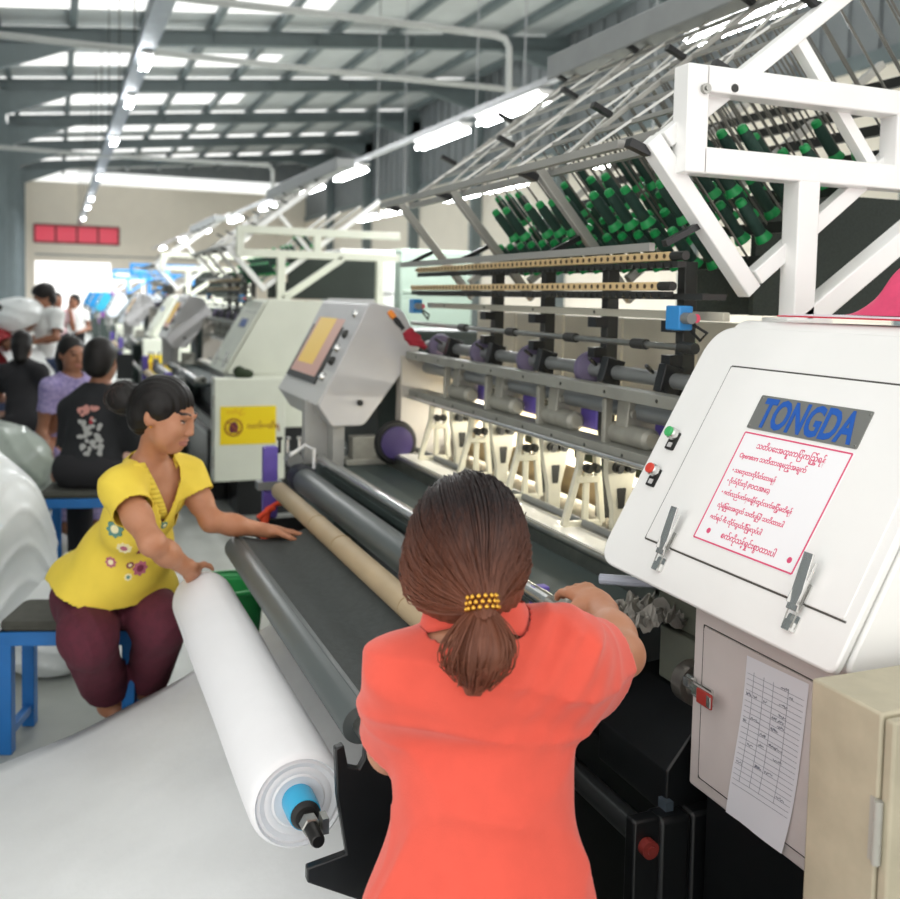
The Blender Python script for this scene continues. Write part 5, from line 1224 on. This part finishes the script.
# small things around the machine
b = MB(); q0 = Vector((.80, 3.99, .74))
b.tube([q0+Vector((.02, 0, .03)), q0+Vector((0, -.03, .02)), q0+Vector((-.012, -.03, -.05)), q0+Vector((-.006, -.032, -.12)), q0+Vector((.0, -.03, -.17))], [.014, .018, .017, .014, .016], 10)
b.tube([q0+Vector((.03, -.02, .035)), q0+Vector((.0, -.045, .03)), q0+Vector((-.03, -.03, .005)), q0+Vector((-.012, -.03, -.01))], .012, 8)
b.tube([q0+Vector((0, -.02, .03)), q0+Vector((.05, .0, .05)), q0+Vector((.085, .02, .045))], .01, 8)
tag(b.build('ribbon', mat('ribbon_orange', 'f0502e', .6), loc=tuple(q0)), 'bright orange ribbon tied below the far purple bearing block', 'ribbon')
bs = thing('basin', 'green plastic basin on the floor behind the white roll', 'basin', (.66, 4.05, 0))
b = MB(Matrix.Translation((.66, 4.05, 0))); b.lathe([(.11, .02), (.15, .44), (.165, .455), (.165, .445), (.145, .43), (.105, .03)], n=36, cap=False); b.lathe([(.11, .0), (.112, .03)], n=36); b.build('bowl', green_plastic, bs)
b = MB(Matrix.Translation((.66, 4.05, 0))); b.lathe([(.158, .44), (.172, .45), (.172, .462), (.158, .462)], n=36, cap=False); b.build('rim', green_plastic, bs)
# pink quilted cushion and red folder on top of the end cabinet
cu = thing('quilted_cushion', 'pink quilted cushion lying on top of the white end cabinet', 'cushion', (1.72, 1.58, 1.63))
def cush(u, v):
    x = 1.56+.5*u; y = 1.22+.42*v; e = min(1, 6*min(u, 1-u))*min(1, 6*min(v, 1-v)); q = abs(math.sin((u*5+v*5)*math.pi))*abs(math.sin((u*5-v*5)*math.pi))
    return (x, y, 1.634+e*(.10+.016*q))
b = MB(); b.grid(cush, 60, 60); b.grid(lambda u, v: (1.56+.5*u, 1.22+.42*v, 1.633), 1, 1); b.build('cover', mat('quilt_pink', 'd9456e', .7, noise=.08, nscale=40), cu, smooth=60)
fo = thing('folder', 'red and white flat folder under the pink quilted cushion', 'folder', (1.62, 1.6, 1.624))
b = MB(); b.b2((1.49, 1.3, 1.626), (1.95, 1.76, 1.629)); b.build('cover', mat('folder_red', 'c92d42', .5), fo)
b = MB(); b.b2((1.495, 1.305, 1.6292), (1.94, 1.75, 1.6325)); b.build('pages', paper_white, fo)
# screwdriver and red rag at the control cabinet
sd = thing('screwdriver', 'screwdriver with an orange and black handle stuck on the far control cabinet', 'screwdriver', (1.48, 4.1, 1.56))
p0, p1 = K(389, 311, 4.12), K(404, 330, 4.1); dv = Vector(tuple(p1-p0)); p0v = Vector(tuple(p0))
T = Matrix.Translation(p0v) @ rot_to(dv)
b = MB(T); b.lathe([(.006, 0), (.013, .004), (.014, .03), (.011, .04)], n=12); b.build('handle_end', mat('handle_orange', 'f08a1c', .4), sd)
b = MB(T); b.lathe([(.011, .04), (.013, .06), (.009, .09), (.011, .1)], n=12); b.build('grip', black_rubber, sd)
b = MB(T); b.lathe([(.0035, .1), (.0035, .16), (.001, .17)], n=8); b.build('blade', steel, sd)
c0 = K(414, 338, 4.05); F = Field(c0-.12, c0+.12, .005); F.ell(c0, (.03, .02, .026), None, .01); F.ell(c0+np.array((.03, 0, -.022)), (.03, .012, .012), (( .7, 0, -.7), (0, 1, 0), (.7, 0, .7)), .01); F.ell(c0+np.array((-.02, 0, .02)), (.025, .014, .01), ((.7, 0, .7), (0, 1, 0), (-.7, 0, .7)), .01); F.wrinkle(folds(.012, 4, 3))
rg = thing('rag', 'crumpled dark red rag beside the screwdriver on the far control cabinet', 'rag', tuple(c0)); F.build('cloth', mat('rag_red', '9c2233', .85), rg)
b = MB(Matrix.Translation(tuple(np.array((1.27, 7.165, 1.072))))); random.seed(3); F = Field(np.array((1.27, 7.165, 1.072))-.15, np.array((1.27, 7.165, 1.072))+.15, .008); F.ell(np.array((1.27, 7.165, 1.072)), (.07, .05, .035), None, .02); F.ell(np.array((1.235, 7.165, 1.09)), (.035, .04, .04), None, .02); F.wrinkle(folds(.01, 6, 1.2))
gl = thing('glove', 'crumpled dark green glove on top of the cream box with the yellow notice', 'glove', tuple(np.array((1.27, 7.165, 1.072)))); F.build('cloth', mat('glove_green', '2e3a26', .9), gl)
